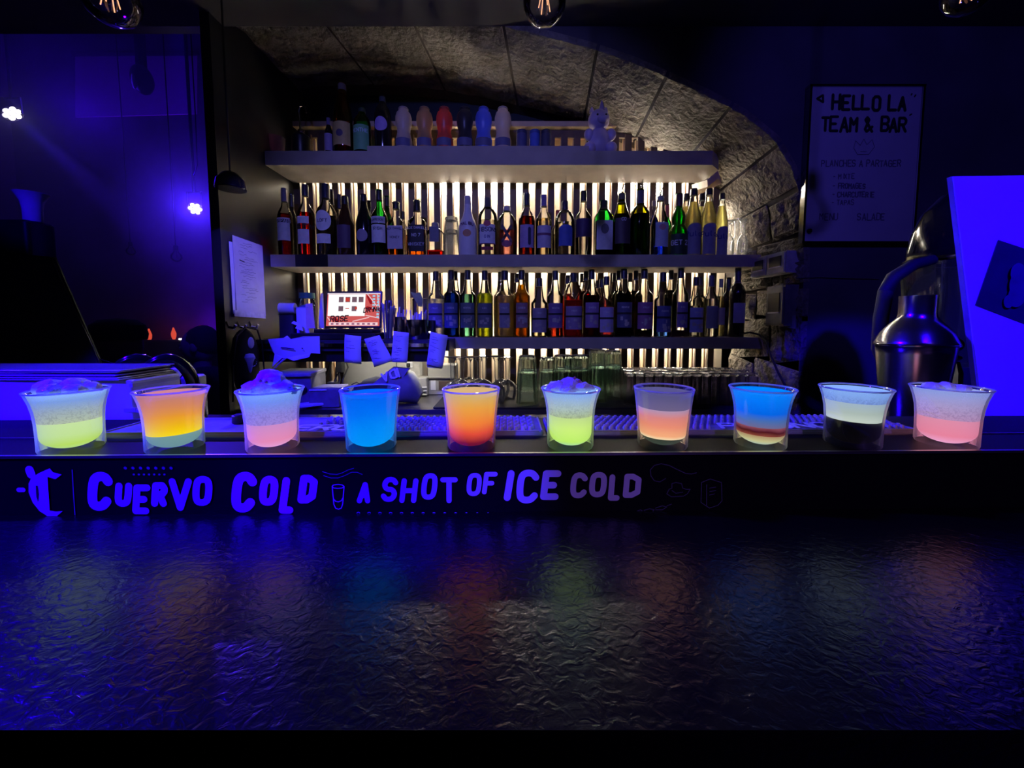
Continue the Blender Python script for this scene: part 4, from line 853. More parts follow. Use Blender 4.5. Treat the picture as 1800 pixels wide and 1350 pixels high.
part('key_ring', MB().tube([(.055+.003*math.cos(a),-.05+.017*math.cos(a),-.115+.017*math.sin(a)) for a in [k*PI/6 for k in range(12)]], .0016, 6, True), M_CHROME, t)
# ------------------------------------------------------------------ back counter
ZCT = 0.950; YC = 1.41
t = thing('back_counter', 'steel topped back counter below the shelves', 'counter')
part('worktop', MB().box((-.02, (YC+1.97)/2, ZCT-.012), (2.03, 1.97-YC, .024)), M_STEELD, t, smooth=False)
part('front', MB().box((-.02, YC+.06, ZCT-.47), (2.0, .05, .89)), M_BLACK, t, smooth=False)
for i in range(3): part('door', MB().box((-.70+.66*i, YC+.028, ZCT-.46), (.63, .018, .78)), M_BLACKG, t, smooth=False)
xm = W(772, 705, 1.55).x
t = thing('counter_mat', 'black rubber mat under the upturned glasses on the back counter', 'mat', ((xm+.985)/2, 1.60, ZCT))
part('mat', MB().rbox((0,0,.003), (.985-xm, .36, .006), .01), M_RUBBER, t)
ZM = ZCT+.006
t = thing('led_strip', 'led strip under the till platform lighting the steel worktop', 'light', (-.50, 1.565, ZP-.0475))
part('strip', MB().box((0,0,0), (.44,.012,.003)), M_LEDU, t, smooth=False); part('holder', MB().box((0,0,.0022), (.46,.018,.0016)), M_STEEL, t, smooth=False)
# grey appliance behind, sockets, printer
o, w_, h_ = boxthing('coffee_machine', 604, 621, 742, 690, 1.72, .10, M_APPL, 'flat grey appliance behind the tickets on the back counter', 'appliance', 0, ZCT)
part('side_panel', MB().box((w_*.32, -.052, h_*.5), (w_*.30, .004, h_*.92)), pm('appliance_grey_light', (.48,.46,.42), .5), o)
part('seam', MB().box((w_*.18, -.0525, h_*.5), (.004, .003, h_*.95)), M_RUBBER, o)
part('seam', MB().box((w_*.34, -.0525, h_*.42), (w_*.30, .003, .003)), M_RUBBER, o)
s_ = part('socket', MB().rbox((w_*.34, -.056, h_*.74), (.030, .010, .034), .006), M_WHITE, o); part('plug', MB().rbox((w_*.335, -.064, h_*.72), (.016,.012,.018), .004), M_RUBBER, s_)
o, w_, h_ = boxthing('label_printer', 752, 642, 800, 690, 1.70, .10, M_APPL, 'grey printer with a dark slot beside the stemmed glasses', 'printer', 0, ZCT)
part('slot', MB().box((w_*.18,-.052,h_*.32), (w_*.55,.004,h_*.30)), M_SLAT, o); part('sticker', MB().box((-w_*.30,-.052,h_*.33), (w_*.18,.003,h_*.32)), M_WHITE, o); part('ledge', MB().box((0,-.056,h_*.60), (w_,.012,.006)), M_APPL, o)
o, w_, h_ = boxthing('paper_stack', 722, 664, 750, 690, 1.66, .06, M_APPL, 'small stack of grey trays behind the sports bag', 'tray', 0, ZCT)
for i in range(3): part('tray', MB().box((0,-.032,.010+i*.016), (w_*1.02,.008,.004)), M_WHITE, o)
# drawstring bag
p = W(678, 695, 1.50); t = thing('gym_bag', 'black and grey bag with white letters slumped on the back counter', 'bag', (p.x, 1.53, ZCT))
def lump(a, z): return .05*math.sin(3*a+z*40)+.03*math.sin(7*a)
rd = random.Random(8)
def sack(pts): # lumpy cloth tube lying along x, resting on the counter
    m = MB(); seg = 20; vs = []
    for x, r, k in pts:
        for q in range(seg):
            a = 2*PI*q/seg; rr = r*(1+.05*math.sin(3*a+x*50)+rd.uniform(-.02,.02)); z = r*k+rr*k*math.sin(a)
            vs.append((x+.012*math.sin(a), rr*.85*math.cos(a), max(z, .001)))
    n = len(pts); m.add(vs, [(i_*seg+q, (i_+1)*seg+q, (i_+1)*seg+(q+1) % seg, i_*seg+(q+1) % seg) for i_ in range(n-1) for q in range(seg)]+[tuple(range(seg)), tuple((n-1)*seg+q for q in range(seg-1, -1, -1))]); return m
part('black_half', sack([(-.140,.020,.9),(-.130,.040,.9),(-.105,.055,.88),(-.06,.062,.86),(-.02,.064,.86),(.02,.062,.88)]), M_CLOTH, t)
part('grey_half', sack([(.012,.0640,.92),(.03,.068,.96),(.06,.070,.98),(.09,.064,.98),(.115,.050,.95),(.130,.026,.9)]), M_GREYC, t)
ps, L = text_polys('IDA', .036, jit=.03, narrow=.62)
ux = Vector((.84,.06,.30)).normalized(); uy = Vector((-.34,.42,.66)).normalized()
m = MB(); m.strokes([[(-(x-L/2), -(y-.018)) for x, y in q] for q in ps], .0082, ux, uy, (.030,-.046,.122), 6)
part('lettering', m, M_WHITE, t); part('flap', MB().prism([(-.045,-.048,.085),(.03,-.026,.150),(.095,-.024,.145),(.06,-.056,.085)], (.0,.014,.0)), M_GREYC, t)
part('strap', MB().tube([(-.13,-.02,.03),(-.128,-.03,.055),(-.115,-.03,.075),(-.09,-.03,.085)], .006, 6), M_CLOTH, t)
# cables beside the appliance
t = thing('cable_tangle', 'tangle of black cables hanging beside the grey appliance', 'cable', W(598, 640, 1.62))
rd = random.Random(12)
for i in range(6):
    x = rd.uniform(-.03,.03); pts_ = [(x, rd.uniform(-.02,.02), .085)]
    for k in range(5): x += rd.uniform(-.022,.022); pts_.append((x, rd.uniform(-.02,.02), .085-.05*(k+1)))
    part('cable', MB().tube(pts_, .0035, 6), M_RUBBER, t)
part('adapter', MB().rbox((0,0,.0), (.03,.03,.07), .006), M_BLACK, t); part('adapter', MB().rbox((-.035,.0,-.10), (.035,.04,.05), .006), M_BLACK, t)
tag(link('loose_cable', MB().tube([W(595,715,1.5),W(612,702,1.55),W(628,688,1.6),W(634,676,1.62),W(627,672,1.62),W(618,676,1.62)], .0022, 6).mesh('loose_cable'), M_RUBBER), 'thin curled black cable on the worktop left of the bag', 'cable')
# dark ice box and paddle behind the third drink
o, w_, h_ = boxthing('ice_box', 478, 662, 540, 716, 1.45, .16, pm('dusty_box', (.20,.19,.24), .6, scale=30), 'dark dusty storage box behind the third drink', 'box', .12, ZCT)
part('lid', MB().rbox((0,-.005,h_+.006), (w_*1.06,.175,.014), .01), pm('dusty_lid', (.32,.31,.36), .6, scale=30), o); part('opening', MB().ball((w_*.22,-.081,h_*.55), .026, 14, 8, (1,.15,.8)), M_BLACK, o)
o, w_, h_ = boxthing('side_box', 541, 684, 592, 718, 1.44, .12, pm('violet_grey_box', (.22,.20,.26), .6), 'low grey box with a glowing blue strip on the worktop', 'box', .1, ZCT); part('strip', MB().box((-.02,-.062,h_-.003), (w_*.55,.004,.005)), M_WHITE, o)
p0, p1 = W(540,716,1.43), W(600,702,1.50)
t = thing('scoop', 'long white paddle lying on the worktop edge, lit blue', 'scoop', ((p0+p1)/2).to_tuple(), math.atan2(p1.y-p0.y, p1.x-p0.x))
t.location.z = ZCT+.014
part('blade', MB().rbox((-.045,0,0), (.09,.05,.012), .008), M_WHITE, t); part('handle', MB().rbox((.06,0,0), (.13,.032,.011), .008), M_PAPERG, t)
# ------------------------------------------------------------------ upturned glasses on the back counter
i = 0
ORD = ['first','second','third','fourth','fifth','sixth','seventh','eighth','ninth','tenth','eleventh','twelfth','thirteenth','fourteenth']
STEMS = [(795,627,1.50),(812,627,1.575),(830,627,1.50),(851,626,1.575),(873,626,1.50),(892,627,1.575),(806,629,1.65),(842,629,1.65),(880,629,1.65),(824,630,1.725)]
sx_ = sorted(q[0] for q in STEMS)
for px, ty, Y in STEMS:
    stem(px, ty, ZM, Y, 33, ORD[sx_.index(px)]+' upturned wine glass counted from the grey printer towards the tumblers', 'upturned wine glasses on the back counter', M_WINE, .46)
def flute(a, z): return .05*math.cos(a*10)
def clear_glass(name, col):
    m, n, o = nt(name); g = N(n, 'ShaderNodeBsdfGlass'); g.inputs['Color'].default_value = rgba(col); g.inputs['IOR'].default_value = 1.46
    no = N(n, 'ShaderNodeTexNoise'); no.inputs['Scale'].default_value = 25; bp = N(n, 'ShaderNodeBump'); bp.inputs['Strength'].default_value = .12; bp.inputs['Distance'].default_value = .002
    n.links.new(no.outputs['Fac'], bp.inputs['Height']); n.links.new(bp.outputs[0], g.inputs['Normal']); n.links.new(g.outputs[0], o.inputs[0]); return m
M_RG = clear_glass('tumbler_green_grey_glass', (.86,.93,.91)); M_RGP = clear_glass('highball_glass', (.93,.92,.96))
def tumbler(x, Y, z, h, r, label, group):
    t = thing('tumbler', label, 'glass', (x, Y, z), 0, group)
    part('wall', MB().lathe([(r-.0032,.0005),(r,.0005),(r,.004),(r*.93,h*.45),(r*.81,h*.93),(r*.74,h*.985),(r*.62,h),(0,h*.996)], 28, caps=False, wob=flute).lathe([(0,h*.90),(r*.70,h*.90),(r*.93-.0032,h*.45),(r-.0032,.0005)], 24, caps=False), M_RG, t)
    part('base_ring', MB().tube([(r*.70*math.cos(a_),r*.70*math.sin(a_),h*.99) for a_ in [k_*PI/9 for k_ in range(18)]], .0022, 6, True), M_TUMB, t)
    return t
TG = 'upturned stacked tumblers on the back counter'
for px, ty, Y, w, k in ((927,625,1.50,37,2),(962,628,1.58,33,2),(990,624,1.56,40,2),(1020,624,1.57,38,2),(1049,614,1.55,38,2),(1077,616,1.60,36,2),(1008,628,1.68,36,2),(1062,620,1.70,36,2)):
    p = W(px, ty, Y); H = p.z-ZM; r = w/2*PM(px, ty, Y)
    for q in range(k):
        h1 = H*.70
        tumbler(p.x, Y, ZM+q*(H-h1), h1, r*(1 if q == 0 else .97), ('lower' if q == 0 else 'upper')+' tumbler of the '+ORD[sorted((927,962,990,1020,1049,1077,1008,1062)).index(px)]+' upturned stack from the wine glasses', TG)
xa, xb = W(1104, 650, 1.50).x, W(1322, 650, 1.50).x
proto = None
for row in range(3):
    for c in range(14):
        Y = 1.47+row*.085; x = xa+(xb-xa)*(c+.5*(row % 2))/13.5
        if proto is None:
            proto = thing('small_tumbler', 'fourteenth highball glass from the arch jamb, front upturned row', 'glass', (x, Y, ZM), 0, 'dense rows of upturned highball glasses')
            h, r = .125, .0235
            part('wall', MB().lathe([(r-.0028,.0005),(r,.0005),(r*.96,h*.5),(r*.90,h*.95),(r*.80,h*.99),(0,h*.985)], 22, caps=False, wob=lambda a, z: .03*math.cos(a*9)).lathe([(0,h*.91),(r*.80,h*.91),(r-.0028,.0005)], 18, caps=False), M_RGP, proto)
            part('base', MB().lathe([(r*.82,h*.93),(r*.9,h*.95),(r*.86,h),(r*.5,h*.985),(0,h*.98)], 18, caps=False), M_TUMB, proto)
        else: copy_thing(proto, (x, Y, ZM), ORD[13-c]+' highball glass from the arch jamb, '+['front','middle','rear'][row]+' upturned row')
# cable over the shelf end, switch boxes, note, wall cable
tag(link('black_cable', MB().tube([W(1298,588,1.72),W(1318,584,1.66),W(1334,588,1.64),W(1346,600,1.60),W(1356,628,1.55),W(1368,655,1.5),W(1380,678,1.47)], .0045, 8).mesh('black_cable'), M_RUBBER), 'black cable looping over the end of the lowest shelf', 'cable')
def jamb_box(name, pxa, pya, pxb, pyb, label, n, cat, mat):
    a = WX(pxa, pya, 1.082); b = WX(pxb, pyb, 1.082); y0, y1 = min(a.y, b.y), max(a.y, b.y); z0, z1 = min(a.z, b.z), max(a.z, b.z)
    t = thing(name, label, cat, (1.085, (y0+y1)/2, (z0+z1)/2)); dy, dz = y1-y0, z1-z0
    part('box', MB().box((-.014,0,0), (.052,dy,dz)), mat, t, smooth=False)
    for i in range(n):
        yy = -dy/2+dy*(i+.5)/n
        f = part('plate', MB().box((-.042,yy,0), (.006,dy/n*.9,dz*.9)), mat, t, smooth=False)
        part('flap', MB().box((-.0465,yy,dz*.08), (.004,dy/n*.62,dz*.46)), M_BLACK, f, smooth=False)
        part('edge', MB().box((-.047,yy,-dz*.18), (.004,dy/n*.62,.004)), M_WHITE, f, smooth=False)
    return t
PL = pm('grey_socket_plastic', (.52,.51,.50), .5)
jamb_box('socket_box', 1335, 490, 1400, 440, 'double grey socket box on the arch jamb beside the middle shelf', 2, 'socket', PL)
jamb_box('switch_box', 1362, 572, 1398, 500, 'single dark socket box below the double one on the jamb', 1, 'socket', pm('dim_socket_plastic', (.20,.19,.18), .5))
q = [WX(a, b, 1.078) for a, b in ((1370,559),(1398,554),(1398,578),(1369,573))]; c = sum(q, Vector())/4
tag(link('note', MB().prism([v-c for v in q], (-.001,0,0)).mesh('note'), M_PAPERG, None, c, False), 'small pale paper note stuck under the socket boxes', 'paper')
tag(link('wall_cable', MB().tube([W(1400,489,1.445),W(1440,487,1.445),W(1490,489,1.445),W(1545,490,1.445)], .0018, 6).mesh('wall_cable'), M_WALLD), 'thin painted cable running along the dark wall', 'cable')
# ------------------------------------------------------------------ whiteboard
YW = 1.447
q = [W(1419,165,YW),W(1607,166,YW),W(1598,419,YW),W(1407,420,YW)]; c = sum(q, Vector())/4; c.y = YW
t = thing('whiteboard', 'whiteboard with handwritten staff notes on the dark wall', 'whiteboard', c)
wq, hq = 0.405, 0.552
part('panel', MB().rbox((0,-.010,0), (wq, .016, hq), .006), pm('board_white', (.55,.53,.58), .35, var=.05, scale=6), t)
part('frame', MB().box((0,-.012,hq/2), (wq+.01,.022,.008)).box((0,-.012,-hq/2), (wq+.01,.022,.008)).box((-wq/2,-.012,0), (.008,.022,hq)).box((wq/2,-.012,0), (.008,.022,hq)), M_STEEL, t, smooth=False)
M_MARK = pm('faint_marker', (.16,.15,.20), .6)
def wb(txt, px, py, hpx, thick, seed=1, name='handwriting', adv=None):
    k = 1/F_PX*YW; h = hpx*k; x = (px-1508)*k*.98; z = (292-py)*k
    ps, L = text_polys(txt, h, jit=.06, seed=seed, narrow=.52, adv=adv or h*.74); m = MB(); m.strokes(ps, thick*k, (1,0,0), (0,0,1), (x, -.0186, z), 6); part(name, m, M_INK if name == 'heading' else M_MARK, t)
wb('HELLO LA', 1452, 202, 22, 5.0, 1, 'heading', 0.0355); wb('TEAM & BAR', 1434, 237, 22, 4.6, 2, 'heading', 0.0345)
wb('PLANCHES A PARTAGER', 1438, 294, 10, 1.5, 3); wb('- MIXTE', 1459, 314, 8, 1.4, 4); wb('- FROMAGES', 1459, 330, 8, 1.8, 5); wb('- CHARCUTERIE', 1459, 344, 8, 1.8, 6); wb('- TAPAS', 1459, 357, 8, 1.4, 7)
wb('MENU', 1440, 382, 11, 1.4, 8); wb('SALADE', 1505, 382, 11, 1.6, 9)
k = YW/F_PX; m = MB(); m.strokes([[(-.035,.0),(-.02,-.022),(.02,-.022),(.04,.004),(.03,.03),(.012,.012),(.0,.032),(-.012,.010),(-.03,.026),(-.035,0)],[(-.01,-.012),(.012,-.012)]], .002, (1,0,0), (0,0,1), (0,-.0186,.06), 5); part('drawing', m, M_MARK, t)
m = MB(); m.strokes([[(-.012,0),(.008,.012),(.010,-.012),(-.012,0)]], .008, (1,0,0), (0,0,1), (-.165,-.0186,.232), 6); part('arrow', m, M_INK, t)
m = MB(); m.strokes([[(0,0),(.002,.004)],[(.012,-.006),(.016,.0)],[(.0,-.07),(.006,-.066)]], .005, (1,0,0), (0,0,1), (.160,-.0186,.245), 6); part('ink_dots', m, M_INK, t)
part('magnet', MB().lathe([(0,0),(.008,0),(.008,.008),(0,.010)], 12), M_BLACK, t, loc=(-wq/2+.02,-.0185,-.235), rot=(PI/2,0,0))
# ------------------------------------------------------------------ the bar
ZL, ZB = ZC-0.124, ZC-0.181
t = thing('bar_counter', 'dark textured bar top in front of the drinks', 'bar counter')
n = 24; vs = []; fs = []
part('bar_top', MB().add([(-1.5,.157,ZB),(1.5,.157,ZB),(1.5,.70,ZB),(-1.5,.70,ZB)], [(0,1,2,3)]) or MB().box((0,.43,ZB-.02), (3.2,.546,.04)), leather('pebbled_black_bar_top'), t, smooth=False)
part('bar_front', MB().box((0,.44,ZB/2-.02), (3.2,.50,ZB-.04)), M_BLACK, t, smooth=False)
part('service_ledge', MB().box((0,.60,ZB+.004), (3.2,.20,.008)), M_BLACKG, t, smooth=False)
# shot display: plinth with printed front, top, bright edge
d = thing('shot_display', 'long black plinth printed with blue lit slogan carrying the ten shots', 'display stand', (0, YB, 0), YAW)
def loc(v): return Matrix.Rotation(-YAW, 3, 'Z') @ (Vector(v)-Vector((0, YB, 0)))
part('plinth', MB().box((0,.066,(ZL+ZB)/2), (2.6,.132,ZL-ZB)), M_PLINTH, d, smooth=False)
part('edge_strip', MB().box((0,-.0012,ZL-.0004), (2.6,.0030,.0026)), M_STEELD, d, smooth=False)
part('rear_strip', MB().box((0,.0535,ZL+.0004), (2.6,.0015,.0012)), M_STEELD, d, smooth=False)
INKW = pm('fascia_white_print', (.80,.78,.84), .5, var=.02)
def chaikin(pl, it=2):
    closed = pl[0] == pl[-1]
    for _ in range(it):
        q = [] if closed else [pl[0]]
        for (a, b), (c, e) in zip(pl[:-1], pl[1:]): q += [(a*.75+c*.25, b*.75+e*.25), (a*.25+c*.75, b*.25+e*.75)]
        if closed: q.append(q[0])
        else: q.append(pl[-1])
        pl = q
    return pl
def fascia(polys_px, wpx, name, mat=INKW):
    # polylines in photo pixels -> the plane of the fascia
    m = MB()
    pol = []
    for pl in polys_px:
        q = [loc(FP(x, y)) for x, y in pl]; pol.append([(v.x, v.z) for v in q])
    m.strokes(pol, wpx*YB/F_PX, (1,0,0), (0,0,1), (0,-.0007,0), 12)
    return part(name, m, mat, d, smooth=False)
def letters(spec, wpx, name):
    pol = []
    for ch, x0, x1, y0, y1, sl in spec:
        h = wpx/2
        for pl in glyph(ch):
            q = [(x0+h+px_*(x1-x0-wpx-sl)+py_*sl, y1-h-py_*(y1-y0-wpx)) for px_, py_ in pl]
            pol.append(chaikin(q) if ch in 'COSUG' else q)
    return fascia(pol, wpx, name)
letters([('C',153,199,829,898,3)], 17, 'lettering'); letters([('U',201,233,848,891,2),('E',233,265,851,904,2),('R',266,296,847,891,2),('V',297,338,840,898,0),('O',338,375,836,889,2)], 12.5, 'lettering')
letters([('C',405,453,829,901,5)], 17, 'lettering'); letters([('O',454,491,836,889,4),('L',490,523,838,903,7),('D',523,560,834,885,5)], 13.5, 'lettering')
letters([('A',627,654,847,885,3),('S',669,701,838,882,4),('H',702,736,840,884,4),('O',739,771,831,878,4),('T',774,805,838,884,0)], 9.5, 'lettering')
letters([('O',819,848,831,872,3),('F',847,875,829,869,4)], 8.5, 'lettering'); letters([('I',868,922,826,881,7),('C',906,949,825,885,4),('E',949,987,826,879,5)], 12.5, 'lettering')
letters([('C',1001,1034,830,876,3),('O',1034,1068,829,874,3),('L',1068,1092,833,880,3),('D',1094,1128,832,875,3)], 10.5, 'lettering')
def fpoly(pts, name, mat=INKW, off=.0009):
    q = [loc(FP(x, y)) for x, y in pts]; m = MB(); m.add([(v.x, -off, v.z) for v in q], [tuple(range(len(q)))]); return part(name, m, mat, d, smooth=False)
fpoly([(88,823),(94,830),(109,834),(98,842),(84,838),(86,868),(88,897),(99,899),(111,898),(98,909),(84,907),(70,898),(58,883),(51,865),(51,850),(56,839),(70,831)], 'emblem')
fpoly([(64,853),(67,853),(69,868),(68,882),(65,872)], 'emblem_slit', M_INK, .0012)
fascia([[(52,826),(55,834)]], 15, 'emblem_dot'); fascia([[(33,861),(41,861)]], 8, 'emblem_dash')
GR = pm('fascia_grey_print', (.30,.29,.34), .5)
fascia([[(127,826),(129,862),(132,905)]], 1.6, 'divider', GR)
fascia([[(220+k*13.4,822.5),(221+k*13.4,823)] for k in range(7)], 5, 'dot_row', GR); fascia([[(235+k*9,834),(235.6+k*9,834)] for k in range(7)], 3.6, 'dot_row', GR)
fascia([[(567,829),(580,833),(592,834),(602,831),(612,826),(622,823)],[(569,836),(582,840),(594,840),(606,836),(618,830),(628,830),(637,834)]], 1.2, 'wave_lines', GR)
fascia([[(584,855),(586,852.5),(594,851.5),(602,852.5),(605,855),(602,857.5),(594,858.5),(586,857.5),(584,855),(587,886),(590,893),(595,895),(600,893),(602.5,886),(605,855)],[(586,876),(590,881),(595,882),(600,880),(603,875)]], 1.6, 'glass_drawing')
ch = []
for k in range(13):
    x = 630+k*19; ch.append([(x+3*math.cos(a), 903+3*math.sin(a)) for a in [q*PI/4 for q in range(9)]]);
    if k < 12: ch.append([(x+4,903),(x+15,903)])
fascia(ch, 1.0, 'chain_line')
DM = pm('fascia_shaded_print', (.14,.13,.18), .5)  # white print darkened in its colour, as where the blue light ends
fascia([[(1170,841),(1160,847),(1150,845),(1144,836),(1143,826),(1150,818),(1162,815),(1176,818),(1190,825),(1205,832),(1215,833),(1224,831)]], 1.4, 'swirl', DM)
fascia([[(1172,868),(1176,860),(1181,858),(1181,850),(1188,848),(1198,850),(1200,858),(1206,860),(1213,860),(1208,868),(1201,872),(1180,873),(1172,868)],[(1181,862),(1188,867),(1200,865)]], 1.2, 'hat_drawing', DM)
fascia([[(1118,899),(1126,896),(1132,900),(1126,903),(1118,899)],[(1132,897),(1142,894),(1150,896),(1144,900),(1132,899)],[(1152,893),(1164,889),(1172,891),(1164,896),(1152,896)],[(1172,889),(1180,886)]], 1.2, 'chain_drawing', DM)
fascia([[(1233,848),(1248,842),(1268,848),(1269,880),(1262,888),(1247,893),(1232,883),(1233,848)],[(1242,852),(1242,888)],[(1247,858),(1258,856)],[(1247,864),(1258,862)],[(1247,870),(1256,868)]], 1.1, 'barrel_drawing', DM)
# ------------------------------------------------------------------ ten shots
FL = [(.0,.0004),(.0222,.0004),(.0229,.002),(.0229,.016),(.0232,.028),(.0240,.038),(.0256,.047),(.0275,.0535),(.0292,.058)]
ST = [(.0,.0004),(.0228,.0004),(.0236,.002),(.0238,.016),(.0249,.030),(.0264,.044),(.0277,.054),(.0284,.058)]
def shot(px, kind, label, layers, ice=None, wide=1.0):
    P = FL if kind == 'f' else ST
    dr = ray(px, 740); x = dr.x*(.374/dr.y)*.994; c = BT(x, .374, ZL)
    t = thing('shot_glass', label, 'shot drink', c, 0, 'ten shots on the display')
    part('glass', MB().lathe(P[1:], 48, caps=False), M_SHOT, t)
    rr = P[-1][0]; part('rim', MB().tube([((rr-.0006)*math.cos(a),(rr-.0006)*math.sin(a),.0578) for a in [k*2*PI/48 for k in range(48)]], .00085, 8, True), M_RIM, t)
    def rin(z): return prof_r(P[2:], max(z, .002))-.0020
    def bowl(z): # inner rounded bottom
        R = rin(.0152); return R*math.sqrt(max(0, 1-((.0152-z)/.0138)**2)) if z < .0152 else rin(z)
    for nm, z0, z1, mat in layers:
        zs = [z0+(z1-z0)*k/14 for k in range(15)]
        if z0 < .0152: zs = sorted(set(zs+[.0016,.0019,.0026,.004,.0055,.0075,.010])); zs = [z for z in zs if z0 <= z <= z1]
        pr = [(0, zs[0])]+[(bowl(z), z) for z in zs]+[(0, zs[-1]-.00005)]
        part(nm, MB().lathe(pr, 44, caps=False), mat, t)
    if ice:
        m = MB(); rd = random.Random(px)
        for bx, by, bz, br in ice: m.ball((bx,by,bz), br, 14, 9, (1.15,1.0,.8), .10, rd.randint(0, 999))
        part('crushed_ice', m, M_ICE, t)
    return t
def ice_mat():
    m, n, o = nt('crushed_ice'); a = N(n, 'ShaderNodeBsdfDiffuse'); b = N(n, 'ShaderNodeBsdfTranslucent'); g = N(n, 'ShaderNodeBsdfGlossy'); g.inputs['Roughness'].default_value = .12
    for q in (a, b): q.inputs[0].default_value = (.84,.86,.9,1)
    tc = N(n, 'ShaderNodeTexCoord'); no = N(n, 'ShaderNodeTexNoise'); no.inputs['Scale'].default_value = 170; n.links.new(tc.outputs['Object'], no.inputs['Vector'])
    bp = N(n, 'ShaderNodeBump'); bp.inputs['Strength'].default_value = .8; bp.inputs['Distance'].default_value = .004; n.links.new(no.outputs['Fac'], bp.inputs['Height'])
    for q in (a, b, g): n.links.new(bp.outputs[0], q.inputs['Normal'])
    m1 = N(n, 'ShaderNodeMixShader'); m1.inputs[0].default_value = .06; n.links.new(a.outputs[0], m1.inputs[1]); n.links.new(b.outputs[0], m1.inputs[2])
    m2 = N(n, 'ShaderNodeMixShader'); m2.inputs[0].default_value = .06; n.links.new(m1.outputs[0], m2.inputs[1]); n.links.new(g.outputs[0], m2.inputs[2]); n.links.new(m2.outputs[0], o.inputs[0]); return m
M_ICE = ice_mat()
Z0 = .0016
def c8(*c): return tuple(((v/255+.055)/1.055)**2.4 if v > 10 else v/255/12.92 for v in c)
def D(i, nm, z0, z1, stops, **k): return (nm, z0, z1, drink('%s_%d' % (nm, i), [(p, c8(*c)) for p, c in stops], z0, z1, **k))
SH = [
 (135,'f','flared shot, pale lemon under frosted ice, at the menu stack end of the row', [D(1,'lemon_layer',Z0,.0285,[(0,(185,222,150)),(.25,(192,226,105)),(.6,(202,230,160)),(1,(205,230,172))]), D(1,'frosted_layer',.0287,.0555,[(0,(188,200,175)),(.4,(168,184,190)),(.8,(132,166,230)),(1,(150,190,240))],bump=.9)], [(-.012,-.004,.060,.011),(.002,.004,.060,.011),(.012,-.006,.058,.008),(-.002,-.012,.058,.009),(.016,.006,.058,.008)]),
 (312,'f','flared shot with pink and orange over bright yellow and a pale clear bottom', [D(2,'clear_layer',Z0,.0165,[(0,(118,158,172)),(1,(128,168,168))],clear=.12), D(2,'fruit_layer',.0167,.0545,[(0,(250,226,20)),(.2,(244,198,20)),(.48,(236,162,50)),(.75,(218,142,98)),(1,(202,136,126))])], None),
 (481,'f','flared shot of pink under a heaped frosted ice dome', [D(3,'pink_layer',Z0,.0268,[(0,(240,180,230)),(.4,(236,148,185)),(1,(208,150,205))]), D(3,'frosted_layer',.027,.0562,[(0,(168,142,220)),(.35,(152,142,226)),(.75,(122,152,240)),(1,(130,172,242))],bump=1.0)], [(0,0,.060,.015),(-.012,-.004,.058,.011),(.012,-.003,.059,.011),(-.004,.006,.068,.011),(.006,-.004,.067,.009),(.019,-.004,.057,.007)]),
 (653,'s','straight shot of plain bright blue drink', [D(4,'blue_layer',Z0,.0535,[(0,(0,165,242)),(.4,(0,148,242)),(.75,(0,122,238)),(1,(0,106,232))],var=.25)], None),
 (829,'s','straight shot fading from orange to dark red at the bottom', [D(5,'sunrise_layer',Z0,.0550,[(0,(70,14,18)),(.14,(125,20,20)),(.32,(236,84,44)),(.5,(250,140,40)),(.78,(240,170,60)),(1,(215,186,112))])], None),
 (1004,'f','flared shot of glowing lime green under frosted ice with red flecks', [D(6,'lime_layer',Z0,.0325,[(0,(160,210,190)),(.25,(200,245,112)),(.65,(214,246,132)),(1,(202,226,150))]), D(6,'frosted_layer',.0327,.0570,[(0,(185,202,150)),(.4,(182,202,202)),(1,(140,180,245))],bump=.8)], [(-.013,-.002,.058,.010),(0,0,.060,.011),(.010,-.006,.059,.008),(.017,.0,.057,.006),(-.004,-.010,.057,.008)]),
 (1169,'s','straight shot of clear over salmon pink over a clear heavy bottom', [D(7,'clear_layer',Z0,.0110,[(0,(95,115,100)),(1,(70,85,72))],clear=.55), D(7,'salmon_layer',.0112,.0395,[(0,(255,236,192)),(.12,(250,182,132)),(.45,(240,150,120)),(.75,(225,140,132)),(1,(185,155,185))]), D(7,'top_layer',.0397,.0545,[(0,(140,128,164)),(1,(115,112,165))],clear=.40)], None),
 (1345,'f','flared shot with blue over a red brown swirl and cream bottom', [D(8,'cream_layer',Z0,.0135,[(0,(172,206,200)),(.55,(206,206,150)),(1,(182,150,110))]), D(8,'grenadine_swirl',.0137,.0215,[(0,(148,76,58)),(.5,(80,20,20)),(1,(150,80,90))],var=.7), D(8,'blue_layer',.0217,.0550,[(0,(122,116,150)),(.2,(82,122,182)),(.42,(0,112,236)),(1,(0,142,250))],clear=.06)], None),
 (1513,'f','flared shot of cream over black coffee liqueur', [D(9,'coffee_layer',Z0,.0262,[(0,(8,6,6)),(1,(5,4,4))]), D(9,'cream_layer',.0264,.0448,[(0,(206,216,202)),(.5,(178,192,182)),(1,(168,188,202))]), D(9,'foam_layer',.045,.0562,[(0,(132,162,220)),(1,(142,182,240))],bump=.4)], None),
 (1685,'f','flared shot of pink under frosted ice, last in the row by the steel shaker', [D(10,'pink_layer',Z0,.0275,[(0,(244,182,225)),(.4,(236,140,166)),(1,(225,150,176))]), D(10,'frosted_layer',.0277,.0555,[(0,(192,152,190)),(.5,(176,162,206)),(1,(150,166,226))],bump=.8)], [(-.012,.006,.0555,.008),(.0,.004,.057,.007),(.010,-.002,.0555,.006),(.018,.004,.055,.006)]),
]
shots = [shot(*s_) for s_ in SH]
